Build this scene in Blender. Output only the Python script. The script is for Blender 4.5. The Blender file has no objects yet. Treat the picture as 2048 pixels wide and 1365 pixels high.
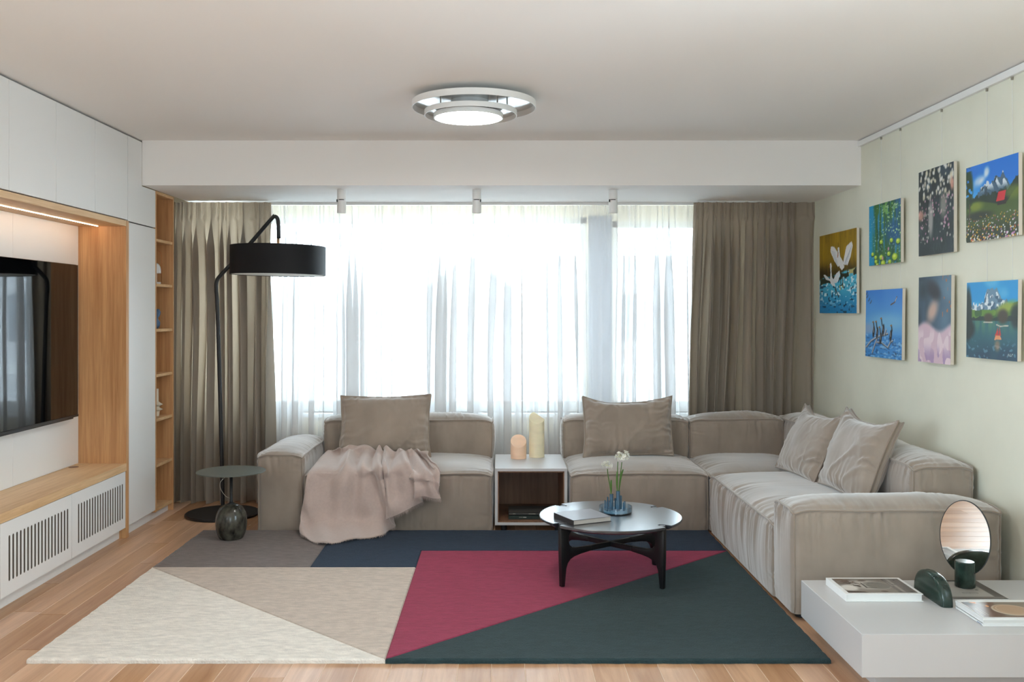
import bpy, bmesh, math, random
import numpy as np
from mathutils import Vector, Matrix

# ------------------------------------------------------------------ camera
F, CX, CY, H = 1870.0, 1000.0, 626.0, 1.46      # focal length (px of a 2048 wide frame), vanishing point, eye height
SC = bpy.context.scene
COL = SC.collection
cam_d = bpy.data.cameras.new('camera')
cam_d.sensor_fit = 'HORIZONTAL'
cam_d.sensor_width = 36.0
cam_d.lens = F / 2048 * 36.0
cam_d.shift_x = (1024 - CX) / 2048
cam_d.shift_y = (CY - 682.5) / 2048
cam = bpy.data.objects.new('camera', cam_d)
cam.location = (0, 0, H)
cam.rotation_euler = (math.pi / 2, 0, 0)
COL.objects.link(cam)
SC.camera = cam

# ------------------------------------------------------------------ light
SC.view_settings.view_transform = 'Standard'
SC.view_settings.look = 'None'
SC.view_settings.gamma = 1.0
SC.view_settings.use_curve_mapping = False
SC.view_settings.exposure = 0.16
SC.cycles.max_bounces = 10
SC.cycles.diffuse_bounces = 6
SC.cycles.transparent_max_bounces = 16
SC.cycles.use_denoising = True
SC.cycles.sample_clamp_indirect = 6.0

SKY = 17.0
world = bpy.data.worlds.new('overcast_sky')
SC.world = world
world.use_nodes = True
wn = world.node_tree.nodes['Background']
wn.inputs[0].default_value = (0.725, 0.875, 1.0, 1)
wn.inputs[1].default_value = SKY


def area(name, loc, rot, sx, sy, power=0, col=(1, 1, 1), portal=False):
    d = bpy.data.lights.new(name, 'AREA')
    d.shape = 'RECTANGLE'
    d.size, d.size_y = sx, sy
    d.energy = power
    d.color = col
    if portal:
        d.cycles.is_portal = True
    o = bpy.data.objects.new(name, d)
    o.location = loc
    o.rotation_euler = rot
    COL.objects.link(o)
    return o


area('window_portal', (-0.9, 7.62, 1.45), (-math.pi / 2, 0, 0), 3.2, 1.6, portal=True)
area('window_portal', (1.3, 7.62, 1.45), (-math.pi / 2, 0, 0), 0.85, 1.6, portal=True)
area('window_portal', (0.0, -3.40, 1.575), (math.pi / 2, 0, 0), 1.3, 1.25, portal=True)  # this portal and the next two serve the added fill windows
area('window_portal', (2.57, 2.2, 1.55), (math.pi / 2, 0, math.pi / 2), 1.3, 1.2, portal=True)
area('window_portal', (-2.99, 0.425, 1.5), (math.pi / 2, 0, -math.pi / 2), 2.85, 1.7, portal=True)


R = random.Random(7)


# ------------------------------------------------------------------ helpers
def s2l(c):
    c = np.asarray(c, float) / 255.0
    return np.where(c <= 0.04045, c / 12.92, ((c + 0.055) / 1.055) ** 2.4)


def rgb(r, g, b):
    return tuple(float(v) for v in s2l((r, g, b))) + (1.0,)


def PX(px, D):
    return (px - CX) * D / F


def PZ(py, D):
    return H - (py - CY) * D / F


def DZ(py, z):
    return F * (H - z) / (py - CY)


def link(o):
    COL.objects.link(o)
    return o


def tag(o, label=None, cat=None, group=None, kind=None):
    if label: o['label'] = label
    if cat: o['category'] = cat
    if group: o['group'] = group
    if kind: o['kind'] = kind
    return o


def thing(name, label, cat, loc=(0, 0, 0), group=None):
    o = bpy.data.objects.new(name, None)
    o.empty_display_size = 0.05
    o.location = loc
    link(o)
    return tag(o, label, cat, group)


def wloc(o):
    v = Vector(o.location)
    while o.parent:
        o = o.parent
        v = v + Vector(o.location)
    return v


def attach(o, parent):
    """parent keeps world coordinates (translations only)"""
    if parent is not None:
        o.parent = parent
        if parent.type == 'EMPTY':
            o.matrix_parent_inverse = Matrix.Translation(-Vector(parent.location))
        else:
            o.matrix_parent_inverse = Matrix.Translation((0, 0, 0))
    return o


def mesh_obj(name, me, mat, parent=None, smooth=False):
    o = bpy.data.objects.new(name, me)
    if mat is not None:
        me.materials.append(mat)
    if smooth:
        me.polygons.foreach_set('use_smooth', np.ones(len(me.polygons), bool))
    link(o)
    attach(o, parent)
    return o


def from_np(name, V, Fc, mat, parent=None, smooth=True):
    me = bpy.data.meshes.new(name)
    V = np.asarray(V, float)
    Fc = np.asarray(Fc, np.int64)
    me.vertices.add(len(V))
    me.vertices.foreach_set('co', V.ravel())
    n, k = Fc.shape
    me.loops.add(n * k)
    me.loops.foreach_set('vertex_index', Fc.ravel())
    me.polygons.add(n)
    me.polygons.foreach_set('loop_start', np.arange(0, n * k, k))
    me.polygons.foreach_set('loop_total', np.full(n, k))
    me.update()
    me.validate()
    return mesh_obj(name, me, mat, parent, smooth)


def grid_faces(ny, nx, off=0, flip=False):
    i = np.arange(ny - 1)[:, None] * nx + np.arange(nx - 1)[None, :]
    i = i.ravel() + off
    f = np.stack([i, i + 1, i + nx + 1, i + nx], 1)
    return f[:, ::-1] if flip else f


class MB:
    """collects shapes into one bmesh"""
    def __init__(self):
        self.bm = bmesh.new()

    def box(self, x0, x1, y0, y1, z0, z1, bevel=0.0, seg=1, M=None):
        b = bmesh.new()
        bmesh.ops.create_cube(b, size=1.0)
        for v in b.verts:
            v.co = Vector(((x0 + x1) / 2 + v.co.x * (x1 - x0), (y0 + y1) / 2 + v.co.y * (y1 - y0), (z0 + z1) / 2 + v.co.z * (z1 - z0)))
        if bevel > 0:
            bmesh.ops.bevel(b, geom=list(b.edges), offset=bevel, segments=seg, affect='EDGES', profile=0.5)
        self._merge(b, M)
        return self

    def _merge(self, b, M=None):
        if M is not None:
            b.transform(M)
        me = bpy.data.meshes.new('tmp')
        b.to_mesh(me)
        b.free()
        self.bm.from_mesh(me)
        bpy.data.meshes.remove(me)

    def lathe(self, prof, cx, cy, n=48, sx=1.0, sy=1.0, M=None):
        """prof: [(r,z)...] revolved about the vertical through (cx,cy)"""
        b = bmesh.new()
        rings = []
        for r, z in prof:
            if r < 1e-6:
                rings.append([b.verts.new((cx, cy, z))])
            else:
                rings.append([b.verts.new((cx + sx * r * math.cos(2 * math.pi * k / n), cy + sy * r * math.sin(2 * math.pi * k / n), z)) for k in range(n)])
        for a, c in zip(rings[:-1], rings[1:]):
            for k in range(n):
                k2 = (k + 1) % n
                if len(a) == 1 and len(c) == 1:
                    continue
                if len(a) == 1:
                    b.faces.new((a[0], c[k], c[k2]))
                elif len(c) == 1:
                    b.faces.new((a[k], c[0], a[k2]))
                else:
                    b.faces.new((a[k], c[k], c[k2], a[k2]))
        bmesh.ops.recalc_face_normals(b, faces=list(b.faces))
        self._merge(b, M)
        return self

    def cyl(self, cx, cy, z0, z1, r, n=32, bevel=0.0, M=None):
        if bevel > 0:
            p = [(0, z0), (r - bevel, z0), (r, z0 + bevel), (r, z1 - bevel), (r - bevel, z1), (0, z1)]
        else:
            p = [(0, z0), (r, z0), (r, z1), (0, z1)]
        return self.lathe(p, cx, cy, n, M=M)

    def tube(self, pts, r, n=10, closed=False, M=None):
        pts = [Vector(p) for p in pts]
        b = bmesh.new()
        N = len(pts)
        rr = r if hasattr(r, '__len__') else [r] * N
        up = None
        rings = []
        for i, p in enumerate(pts):
            if closed:
                t = pts[(i + 1) % N] - pts[i - 1]
            else:
                t = pts[min(i + 1, N - 1)] - pts[max(i - 1, 0)]
            if t.length < 1e-9:
                t = Vector((0, 0, 1))
            t.normalize()
            if up is None:
                up = Vector((0, 0, 1)) if abs(t.z) < 0.9 else Vector((1, 0, 0))
            s = t.cross(up)
            if s.length < 1e-6:
                s = t.cross(Vector((0.3, 1, 0.2)))
            s.normalize()
            up = s.cross(t).normalized()
            rings.append([b.verts.new(p + (s * math.cos(2 * math.pi * k / n) + up * math.sin(2 * math.pi * k / n)) * rr[i]) for k in range(n)])
        for i in range(N if closed else N - 1):
            a, c = rings[i], rings[(i + 1) % N]
            for k in range(n):
                b.faces.new((a[k], a[(k + 1) % n], c[(k + 1) % n], c[k]))
        if not closed:
            b.faces.new(rings[0][::-1])
            b.faces.new(rings[-1])
        self._merge(b, M)
        return self

    def prism(self, poly, axis, a0, a1, bevel=0.0, seg=2, M=None):
        """poly: 2D outline; axis 'x','y','z' = extrusion axis.  (u,v) -> the other two axes in xyz order"""
        b = bmesh.new()
        def mk(u, v, a):
            return {'x': (a, u, v), 'y': (u, a, v), 'z': (u, v, a)}[axis]
        lo = [b.verts.new(mk(u, v, a0)) for u, v in poly]
        hi = [b.verts.new(mk(u, v, a1)) for u, v in poly]
        n = len(poly)
        f0 = b.faces.new(lo)
        f1 = b.faces.new(hi)
        for k in range(n):
            b.faces.new((lo[k], lo[(k + 1) % n], hi[(k + 1) % n], hi[k]))
        bmesh.ops.recalc_face_normals(b, faces=list(b.faces))
        if bevel > 0:
            es = [e for e in b.edges if len(e.link_faces) == 2 and e.calc_face_angle(0) > 0.6]
            bmesh.ops.bevel(b, geom=es, offset=bevel, segments=seg, affect='EDGES', profile=0.5)
        self._merge(b, M)
        return self

    def build(self, name, mat, parent=None, smooth=False, auto=None):
        me = bpy.data.meshes.new(name)
        self.bm.to_mesh(me)
        self.bm.free()
        o = mesh_obj(name, me, mat, parent, smooth)
        if auto is not None:
            me.polygons.foreach_set('use_smooth', np.ones(len(me.polygons), bool))
            b = bmesh.new()
            b.from_mesh(me)
            for e in b.edges:
                e.smooth = not (len(e.link_faces) == 2 and e.calc_face_angle(0) > auto)
            b.to_mesh(me)
            b.free()
        return o


def boxo(name, mat, x0, x1, y0, y1, z0, z1, parent=None, bevel=0.0015):
    return MB().box(x0, x1, y0, y1, z0, z1, bevel).build(name, mat, parent)


def rot_about(p, axis, ang):
    p = Vector(p)
    return Matrix.Translation(p) @ Matrix.Rotation(ang, 4, axis) @ Matrix.Translation(-p)


# value noise -------------------------------------------------------
def _h(n):
    n = np.sin(n * 127.1 + 11.7) * 43758.5453
    return n - np.floor(n)


def vn1(x, seed=0):
    x = np.asarray(x, float)
    i = np.floor(x)
    f = x - i
    f = f * f * (3 - 2 * f)
    a = _h(i + seed * 17.31)
    b = _h(i + 1 + seed * 17.31)
    return a + (b - a) * f


def vn2(x, y, seed=0):
    x = np.asarray(x, float)
    y = np.asarray(y, float)
    ix, iy = np.floor(x), np.floor(y)
    fx, fy = x - ix, y - iy
    fx = fx * fx * (3 - 2 * fx)
    fy = fy * fy * (3 - 2 * fy)
    def h(a, b):
        n = np.sin(a * 127.1 + b * 311.7 + seed * 74.7) * 43758.5453
        return n - np.floor(n)
    a, b, c, d = h(ix, iy), h(ix + 1, iy), h(ix, iy + 1), h(ix + 1, iy + 1)
    return (a + (b - a) * fx) * (1 - fy) + (c + (d - c) * fx) * fy


def sm(x, a, b):
    t = np.clip((np.asarray(x, float) - a) / (b - a), 0, 1)
    return t * t * (3 - 2 * t)


# materials ----------------------------------------------------------
def mat(name, col, rough=0.5, metal=0.0, spec=0.5, var=None, bump=None, sheen=0.0, coat=0.0, crough=0.03, emit=None):
    """var=(scale xyz, amount, detail)  bump=(scale xyz, strength, distance)"""
    m = bpy.data.materials.new(name)
    m.use_nodes = True
    nt = m.node_tree
    bs = nt.nodes['Principled BSDF']
    bs.inputs['Base Color'].default_value = col
    bs.inputs['Roughness'].default_value = rough
    bs.inputs['Metallic'].default_value = metal
    bs.inputs['Specular IOR Level'].default_value = spec
    if sheen:
        bs.inputs['Sheen Weight'].default_value = sheen
        bs.inputs['Sheen Roughness'].default_value = 0.5
    if coat:
        bs.inputs['Coat Weight'].default_value = coat
        bs.inputs['Coat Roughness'].default_value = crough
    if emit:
        bs.inputs['Emission Color'].default_value = emit[0]
        bs.inputs['Emission Strength'].default_value = emit[1]
    tc = None
    def coords(scale):
        nonlocal tc
        if tc is None:
            tc = nt.nodes.new('ShaderNodeTexCoord')
        mp = nt.nodes.new('ShaderNodeMapping')
        mp.inputs['Scale'].default_value = scale
        nt.links.new(tc.outputs['Object'], mp.inputs[0])
        return mp.outputs[0]
    if var:
        n = nt.nodes.new('ShaderNodeTexNoise')
        n.inputs['Scale'].default_value = 1.0
        n.inputs['Detail'].default_value = var[2] if len(var) > 2 else 4
        nt.links.new(coords(var[0]), n.inputs['Vector'])
        mr = nt.nodes.new('ShaderNodeMapRange')
        mr.inputs[1].default_value = 0.3
        mr.inputs[2].default_value = 0.7
        mr.inputs[3].default_value = 1 - var[1]
        mr.inputs[4].default_value = 1 + var[1]
        nt.links.new(n.outputs['Fac'], mr.inputs[0])
        hs = nt.nodes.new('ShaderNodeHueSaturation')
        hs.inputs['Color'].default_value = col
        nt.links.new(mr.outputs[0], hs.inputs['Value'])
        nt.links.new(hs.outputs[0], bs.inputs['Base Color'])
    if bump:
        n = nt.nodes.new('ShaderNodeTexNoise')
        n.inputs['Scale'].default_value = 1.0
        n.inputs['Detail'].default_value = 3
        nt.links.new(coords(bump[0]), n.inputs['Vector'])
        b = nt.nodes.new('ShaderNodeBump')
        b.inputs['Strength'].default_value = bump[1]
        b.inputs['Distance'].default_value = bump[2]
        nt.links.new(n.outputs['Fac'], b.inputs['Height'])
        nt.links.new(b.outputs[0], bs.inputs['Normal'])
    return m


def wood(name, c0, c1, scale, rough=0.45, rnd=0.0, spec=0.4, figure=0.35):
    """streaked timber; scale = noise scale xyz (small along the grain)"""
    m = bpy.data.materials.new(name)
    m.use_nodes = True
    nt = m.node_tree
    bs = nt.nodes['Principled BSDF']
    bs.inputs['Roughness'].default_value = rough
    bs.inputs['Specular IOR Level'].default_value = spec
    tc = nt.nodes.new('ShaderNodeTexCoord')
    oi = nt.nodes.new('ShaderNodeObjectInfo')
    ad = nt.nodes.new('ShaderNodeVectorMath')
    ad.operation = 'MULTIPLY_ADD'
    cb = nt.nodes.new('ShaderNodeCombineXYZ')
    for k in range(3):
        nt.links.new(oi.outputs['Random'], cb.inputs[k])
    nt.links.new(cb.outputs[0], ad.inputs[0])
    ad.inputs[1].default_value = (37, 37, 37) if rnd else (0, 0, 0)
    nt.links.new(tc.outputs['Object'], ad.inputs[2])
    mp = nt.nodes.new('ShaderNodeMapping')
    mp.inputs['Scale'].default_value = scale
    nt.links.new(ad.outputs[0], mp.inputs[0])
    n = nt.nodes.new('ShaderNodeTexNoise')
    n.inputs['Scale'].default_value = 1
    n.inputs['Detail'].default_value = 6
    n.inputs['Roughness'].default_value = 0.65
    n.inputs['Distortion'].default_value = 0.6
    nt.links.new(mp.outputs[0], n.inputs['Vector'])
    mp2 = nt.nodes.new('ShaderNodeMapping')
    mp2.inputs['Scale'].default_value = tuple(s * 0.22 for s in scale)
    nt.links.new(ad.outputs[0], mp2.inputs[0])
    n2 = nt.nodes.new('ShaderNodeTexNoise')
    n2.inputs['Scale'].default_value = 1
    n2.inputs['Detail'].default_value = 2
    nt.links.new(mp2.outputs[0], n2.inputs['Vector'])
    mx = nt.nodes.new('ShaderNodeMix')
    mx.data_type = 'FLOAT'
    mx.inputs[0].default_value = figure
    nt.links.new(n.outputs['Fac'], mx.inputs[2])
    nt.links.new(n2.outputs['Fac'], mx.inputs[3])
    cr = nt.nodes.new('ShaderNodeValToRGB')
    cr.color_ramp.elements[0].position = 0.33
    cr.color_ramp.elements[1].position = 0.67
    cr.color_ramp.elements[0].color = c0
    cr.color_ramp.elements[1].color = c1
    nt.links.new(mx.outputs[0], cr.inputs[0])
    out = cr.outputs[0]
    if rnd:
        hs = nt.nodes.new('ShaderNodeHueSaturation')
        mr = nt.nodes.new('ShaderNodeMapRange')
        mr.inputs[3].default_value = 1 - rnd
        mr.inputs[4].default_value = 1 + rnd
        nt.links.new(oi.outputs['Random'], mr.inputs[0])
        nt.links.new(mr.outputs[0], hs.inputs['Value'])
        mr2 = nt.nodes.new('ShaderNodeMapRange')
        mr2.inputs[3].default_value = 1.12
        mr2.inputs[4].default_value = 0.88
        nt.links.new(oi.outputs['Random'], mr2.inputs[0])
        nt.links.new(mr2.outputs[0], hs.inputs['Saturation'])
        nt.links.new(out, hs.inputs['Color'])
        out = hs.outputs[0]
    nt.links.new(out, bs.inputs['Base Color'])
    b = nt.nodes.new('ShaderNodeBump')
    b.inputs['Strength'].default_value = 0.12
    b.inputs['Distance'].default_value = 0.002
    nt.links.new(n.outputs['Fac'], b.inputs['Height'])
    nt.links.new(b.outputs[0], bs.inputs['Normal'])
    return m


def sheer_mat(name, col, tau, trans=0.6, tcol=None):
    """thin cloth: see-through when faced, denser at grazing angles"""
    m = bpy.data.materials.new(name)
    m.use_nodes = True
    nt = m.node_tree
    nt.nodes.remove(nt.nodes['Principled BSDF'])
    out = nt.nodes['Material Output']
    df = nt.nodes.new('ShaderNodeBsdfDiffuse')
    tl = nt.nodes.new('ShaderNodeBsdfTranslucent')
    tp = nt.nodes.new('ShaderNodeBsdfTransparent')
    df.inputs[0].default_value = col
    tl.inputs[0].default_value = tcol or col
    m1 = nt.nodes.new('ShaderNodeMixShader')
    m1.inputs[0].default_value = trans
    nt.links.new(df.outputs[0], m1.inputs[1])
    nt.links.new(tl.outputs[0], m1.inputs[2])
    lw = nt.nodes.new('ShaderNodeLayerWeight')
    lw.inputs['Blend'].default_value = 0.5
    c1 = nt.nodes.new('ShaderNodeMath')
    c1.operation = 'SUBTRACT'
    c1.inputs[0].default_value = 1.02
    nt.links.new(lw.outputs['Facing'], c1.inputs[1])
    c2 = nt.nodes.new('ShaderNodeMath')
    c2.operation = 'DIVIDE'
    c2.inputs[0].default_value = -tau
    nt.links.new(c1.outputs[0], c2.inputs[1])
    mr = nt.nodes.new('ShaderNodeMath')
    mr.operation = 'EXPONENT'
    nt.links.new(c2.outputs[0], mr.inputs[0])
    m2 = nt.nodes.new('ShaderNodeMixShader')
    nt.links.new(mr.outputs[0], m2.inputs[0])
    nt.links.new(m1.outputs[0], m2.inputs[1])
    nt.links.new(tp.outputs[0], m2.inputs[2])
    nt.links.new(m2.outputs[0], out.inputs[0])
    return m


def glass_mat(name, tint=(1, 1, 1, 1), gloss=0.06, rough=0.0):
    m = bpy.data.materials.new(name)
    m.use_nodes = True
    nt = m.node_tree
    nt.nodes.remove(nt.nodes['Principled BSDF'])
    out = nt.nodes['Material Output']
    tp = nt.nodes.new('ShaderNodeBsdfTransparent')
    tp.inputs[0].default_value = tint
    gl = nt.nodes.new('ShaderNodeBsdfGlossy')
    gl.inputs['Roughness'].default_value = rough
    lw = nt.nodes.new('ShaderNodeLayerWeight')
    lw.inputs['Blend'].default_value = 0.25
    mr = nt.nodes.new('ShaderNodeMapRange')
    mr.inputs[3].default_value = gloss
    mr.inputs[4].default_value = 0.7
    nt.links.new(lw.outputs['Fresnel'], mr.inputs[0])
    mx = nt.nodes.new('ShaderNodeMixShader')
    nt.links.new(mr.outputs[0], mx.inputs[0])
    nt.links.new(tp.outputs[0], mx.inputs[1])
    nt.links.new(gl.outputs[0], mx.inputs[2])
    nt.links.new(mx.outputs[0], out.inputs[0])
    return m


def paint_mat(name, rough=0.55):
    m = bpy.data.materials.new(name)
    m.use_nodes = True
    nt = m.node_tree
    bs = nt.nodes['Principled BSDF']
    bs.inputs['Roughness'].default_value = rough
    at = nt.nodes.new('ShaderNodeAttribute')
    at.attribute_name = 'paint'
    nt.links.new(at.outputs['Color'], bs.inputs['Base Color'])
    return m


MW = {}
MW['ceiling'] = mat('ceiling_paint', rgb(246, 243, 240), 0.9)
MW['plaster'] = mat('green_plaster', rgb(230, 229, 212), 0.85, var=((2.2, 2.2, 2.2), 0.05, 7), bump=((6, 6, 6), 0.25, 0.012))
MW['cream'] = mat('cream_paint', rgb(236, 222, 194), 0.9)
MW['wall'] = mat('wall_paint', rgb(236, 232, 226), 0.9)
MW['rear_wall'] = mat('dark_taupe_paint', rgb(118, 108, 98), 0.9)
MW['slot_shade'] = mat('slot_shade_brown', rgb(112, 100, 88), 0.9)  # brown that paints shade inside the cupboard slots
MW['grey_lacquer'] = mat('grey_white_lacquer', rgb(198, 196, 195), 0.4, spec=0.4)
MW['lacquer'] = mat('white_lacquer', rgb(238, 237, 235), 0.42, spec=0.4)
MW['lacquer_dark'] = mat('dark_gap', rgb(46, 43, 40), 0.8)
MW['rail'] = mat('white_rail', rgb(240, 240, 238), 0.4)
MW['oak_v'] = wood('oak_upright', rgb(182, 130, 84), rgb(220, 172, 122), (60, 60, 2.2))
MW['oak_y_lit'] = wood('oak_length_lit', rgb(204, 162, 116), rgb(240, 206, 162), (60, 2.2, 60))  # lighter oak tone, the light on the bench is painted in
MW['oak_edge'] = wood('oak_edge', rgb(196, 150, 102), rgb(234, 194, 146), (14, 14, 60))
MW['walnut'] = wood('brown_veneer', rgb(112, 80, 60), rgb(150, 112, 86), (50, 50, 2.5))
MW['plank'] = wood('floor_timber', rgb(170, 126, 94), rgb(216, 174, 138), (30, 1.6, 30), rough=0.33, rnd=0.16, figure=0.5)
MW['seam'] = mat('floor_seam', rgb(228, 206, 182), 0.7)
MW['black'] = mat('black_metal', rgb(22, 22, 24), 0.45)
MW['black_wood'] = mat('black_stained_wood', rgb(20, 19, 21), 0.38, bump=((40, 40, 200), 0.05, 0.002))
MW['velvet'] = mat('taupe_velvet', rgb(150, 135, 121), 0.6, spec=0.45, sheen=1.0, var=((6, 6, 4), 0.15, 6), bump=((300, 300, 300), 0.10, 0.001))
MW['cushion'] = mat('taupe_velvet_cushion', rgb(152, 137, 123), 0.6, spec=0.45, sheen=1.0, var=((6, 6, 4), 0.12, 6), bump=((300, 300, 300), 0.10, 0.001))
MW['piping'] = mat('taupe_piping', rgb(150, 135, 121), 0.75, spec=0.2, sheen=0.7)
MW['throw'] = mat('blush_wool', rgb(190, 171, 162), 0.95, spec=0.1, sheen=0.7, var=((60, 60, 60), 0.04, 3), bump=((260, 260, 260), 0.35, 0.002))
MW['drape'] = sheer_mat('grey_drape_cloth', rgb(168, 158, 146), 30.0, 0.25, rgb(182, 163, 140))
MW['sheer'] = sheer_mat('white_sheer_cloth', rgb(244, 244, 244), 1.0, 0.09)
MW['glass'] = glass_mat('window_glass', (0.97, 0.985, 0.98, 1), 0.04)
MW['chrome'] = mat('polished_metal', rgb(205, 203, 200), 0.12, metal=1.0)
MW['brass'] = mat('brushed_brass', rgb(190, 150, 110), 0.3, metal=1.0)
MW['copper'] = mat('copper_wire', rgb(200, 130, 80), 0.3, metal=1.0)
MW['white_gloss'] = mat('white_enamel', rgb(238, 238, 236), 0.35)
MW['tv'] = mat('television_screen', rgb(5, 6, 8), 0.03, spec=0.6)
MW['tv_frame'] = mat('television_frame', rgb(24, 24, 26), 0.35)
MW['marble'] = mat('green_marble', rgb(38, 56, 49), 0.22, var=((26, 26, 26), 0.55, 8))
MW['stone'] = mat('dark_mottled_stone', rgb(66, 64, 56), 0.2, var=((26, 26, 16), 0.85, 12))
MW['green_metal'] = mat('green_grey_metal', rgb(96, 103, 98), 0.35, metal=0.25)
MW['mirror'] = mat('mirror_glass', rgb(225, 220, 214), 0.015, metal=1.0)
MW['paper'] = mat('white_paper', rgb(233, 232, 229), 0.7)
MW['paint'] = paint_mat('oil_paint', 0.5)
MW['print'] = paint_mat('printed_cover', 0.3)
MW['canvas'] = mat('canvas_edge', rgb(222, 214, 200), 0.9)

# ------------------------------------------------------------------ room shell
XL, XR, XW = -2.42, 2.44, -2.86          # cabinet face, right wall, left wall
ZC, ZB = 2.625, 2.322                    # ceiling, underside of the beam
YB, YW, YR = 6.32, 7.45, -3.25           # beam face, window wall, rear wall


def struct(o):
    o['kind'] = 'structure'
    return o


fl = struct(boxo('floor', MW['seam'], XW, XR, YR, YW, -0.10, -0.0012, bevel=0))
PWD, GAP = 0.1375, 0.0026
plank_mesh = {}
col_i = 0
x = XR - PWD
while x > -2.62:
    y = YR - R.uniform(0, 1.7)
    while y < YW - 0.02:
        L = R.choice((1.4, 1.7, 2.0))
        ya, yb = max(y, YR + 0.001), min(y + L, YW - 0.001)
        if yb - ya > 0.05:
            key = round(yb - ya, 3)
            if key not in plank_mesh:
                hw, hl = PWD / 2 - GAP / 2, (yb - ya) / 2 - GAP / 2
                b = bmesh.new()
                lo = [b.verts.new((sx * hw, sy * hl, -0.0035)) for sx, sy in ((-1, -1), (1, -1), (1, 1), (-1, 1))]
                md = [b.verts.new((sx * hw, sy * hl, -0.0008)) for sx, sy in ((-1, -1), (1, -1), (1, 1), (-1, 1))]
                hi = [b.verts.new((sx * (hw - 0.0009), sy * (hl - 0.0009), 0)) for sx, sy in ((-1, -1), (1, -1), (1, 1), (-1, 1))]
                for a, c in ((lo, md), (md, hi)):
                    for k in range(4):
                        b.faces.new((a[k], a[(k + 1) % 4], c[(k + 1) % 4], c[k]))
                b.faces.new(hi)
                me = bpy.data.meshes.new('plank')
                b.to_mesh(me)
                b.free()
                me.materials.append(MW['plank'])
                plank_mesh[key] = me
            o = bpy.data.objects.new('plank', plank_mesh[key])
            o.location = (x + PWD / 2, (ya + yb) / 2, 0)
            link(o)
            o.parent = fl
        y += L
    x -= PWD

struct(boxo('ceiling', MW['ceiling'], XW, XR, YR, YW + 0.2, ZC, ZC + 0.12, bevel=0))
struct(boxo('ceiling_beam', MW['ceiling'], XL + 0.001, XR, YB, YW, ZB, ZC, bevel=0))
# added side windows, out of view, to bring more light into the room
W4 = (1.55, 2.85, 0.95, 2.15)
W5 = (-1.0, 1.85, 0.65, 2.35)


def side_wall(name, xa, xb, w, material):
    m = MB()
    m.box(xa, xb, YR - 0.2, w[0], -0.1, ZC + 0.12).box(xa, xb, w[1], YW + 0.2, -0.1, ZC + 0.12)
    m.box(xa, xb, w[0], w[1], -0.1, w[2]).box(xa, xb, w[0], w[1], w[3], ZC + 0.12)
    return struct(m.build(name, material))


side_wall('wall_right', XR, XR + 0.15, W4, MW['plaster'])
side_wall('wall_left', XW - 0.15, XW, W5, MW['rear_wall'])

# window wall: openings cut between boxes
W1 = (-2.50, 0.70, 0.663, 2.233)
W2 = (0.895, 1.66, 0.663, 2.20)
m = MB()
ya, yb = YW, YW + 0.2
m.box(XW, W1[0], ya, yb, 0, ZC)
m.box(W1[1], W2[0], ya, yb, 0, ZC)
m.box(W2[1], XR, ya, yb, 0, ZC)
m.box(W1[0], W1[1], ya, yb, 0, W1[2])
m.box(W1[0], W1[1], ya, yb, W1[3], ZC)
m.box(W2[0], W2[1], ya, yb, 0, W2[2])
m.box(W2[0], W2[1], ya, yb, W2[3], ZC)
struct(m.build('wall_back', MW['cream']))

struct(boxo('post_shade_panel', mat('post_shade_grey', rgb(150, 154, 162), 0.8), W1[1] + 0.004, W2[0] - 0.004, YW - 0.012, YW - 0.0005, 0.30, 2.232, bevel=0.002))  # grey panel that paints the shaded look of the post between the windows

# wall behind the camera with a window added to let in fill light
W3 = (-0.65, 0.65, 0.95, 2.2)
m = MB()
ya, yb = YR - 0.2, YR
m.box(XW, W3[0], ya, yb, 0, ZC).box(W3[1], XR, ya, yb, 0, ZC).box(W3[0], W3[1], ya, yb, 0, W3[2]).box(W3[0], W3[1], ya, yb, W3[3], ZC)
struct(m.build('wall_front', MW['rear_wall']))


def window(name, w, yc, cuts, fw=0.055, sill=None):
    x0, x1, z0, z1 = w
    root = bpy.data.objects.new(name, None)
    root.location = ((x0 + x1) / 2, yc, z0)
    link(root)
    root['kind'] = 'structure'
    m = MB()
    xs = [x0] + cuts + [x1]
    m.box(x0, x1, yc - 0.035, yc + 0.035, z0, z0 + fw + 0.03, 0.003)
    m.box(x0, x1, yc - 0.035, yc + 0.035, z1 - fw, z1, 0.003)
    m.box(x0, x0 + fw, yc - 0.035, yc + 0.035, z0, z1, 0.003)
    m.box(x1 - fw, x1, yc - 0.035, yc + 0.035, z0, z1, 0.003)
    for c in cuts:
        m.box(c - 0.05, c + 0.05, yc - 0.035, yc + 0.035, z0, z1, 0.003)
    m.build('window_frame', MW['white_gloss'], root)
    for a, b in zip(xs[:-1], xs[1:]):
        MB().box(a + 0.03, b - 0.03, yc - 0.006, yc + 0.006, z0 + 0.05, z1 - 0.03).build('pane', MW['glass'], root)
    if sill:
        boxo('window_sill', MW['white_gloss'], x0 - 0.02, x1 + 0.02, sill, yc - 0.03, z0 - 0.035, z0, root, 0.004)
    return root


window('window_1', W1, 7.57, [], sill=7.40)
window('window_2', W2, 7.57, [], sill=7.40)
window('added_window_3', W3, -3.33, [0.0])  # unseen, added for fill light



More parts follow.
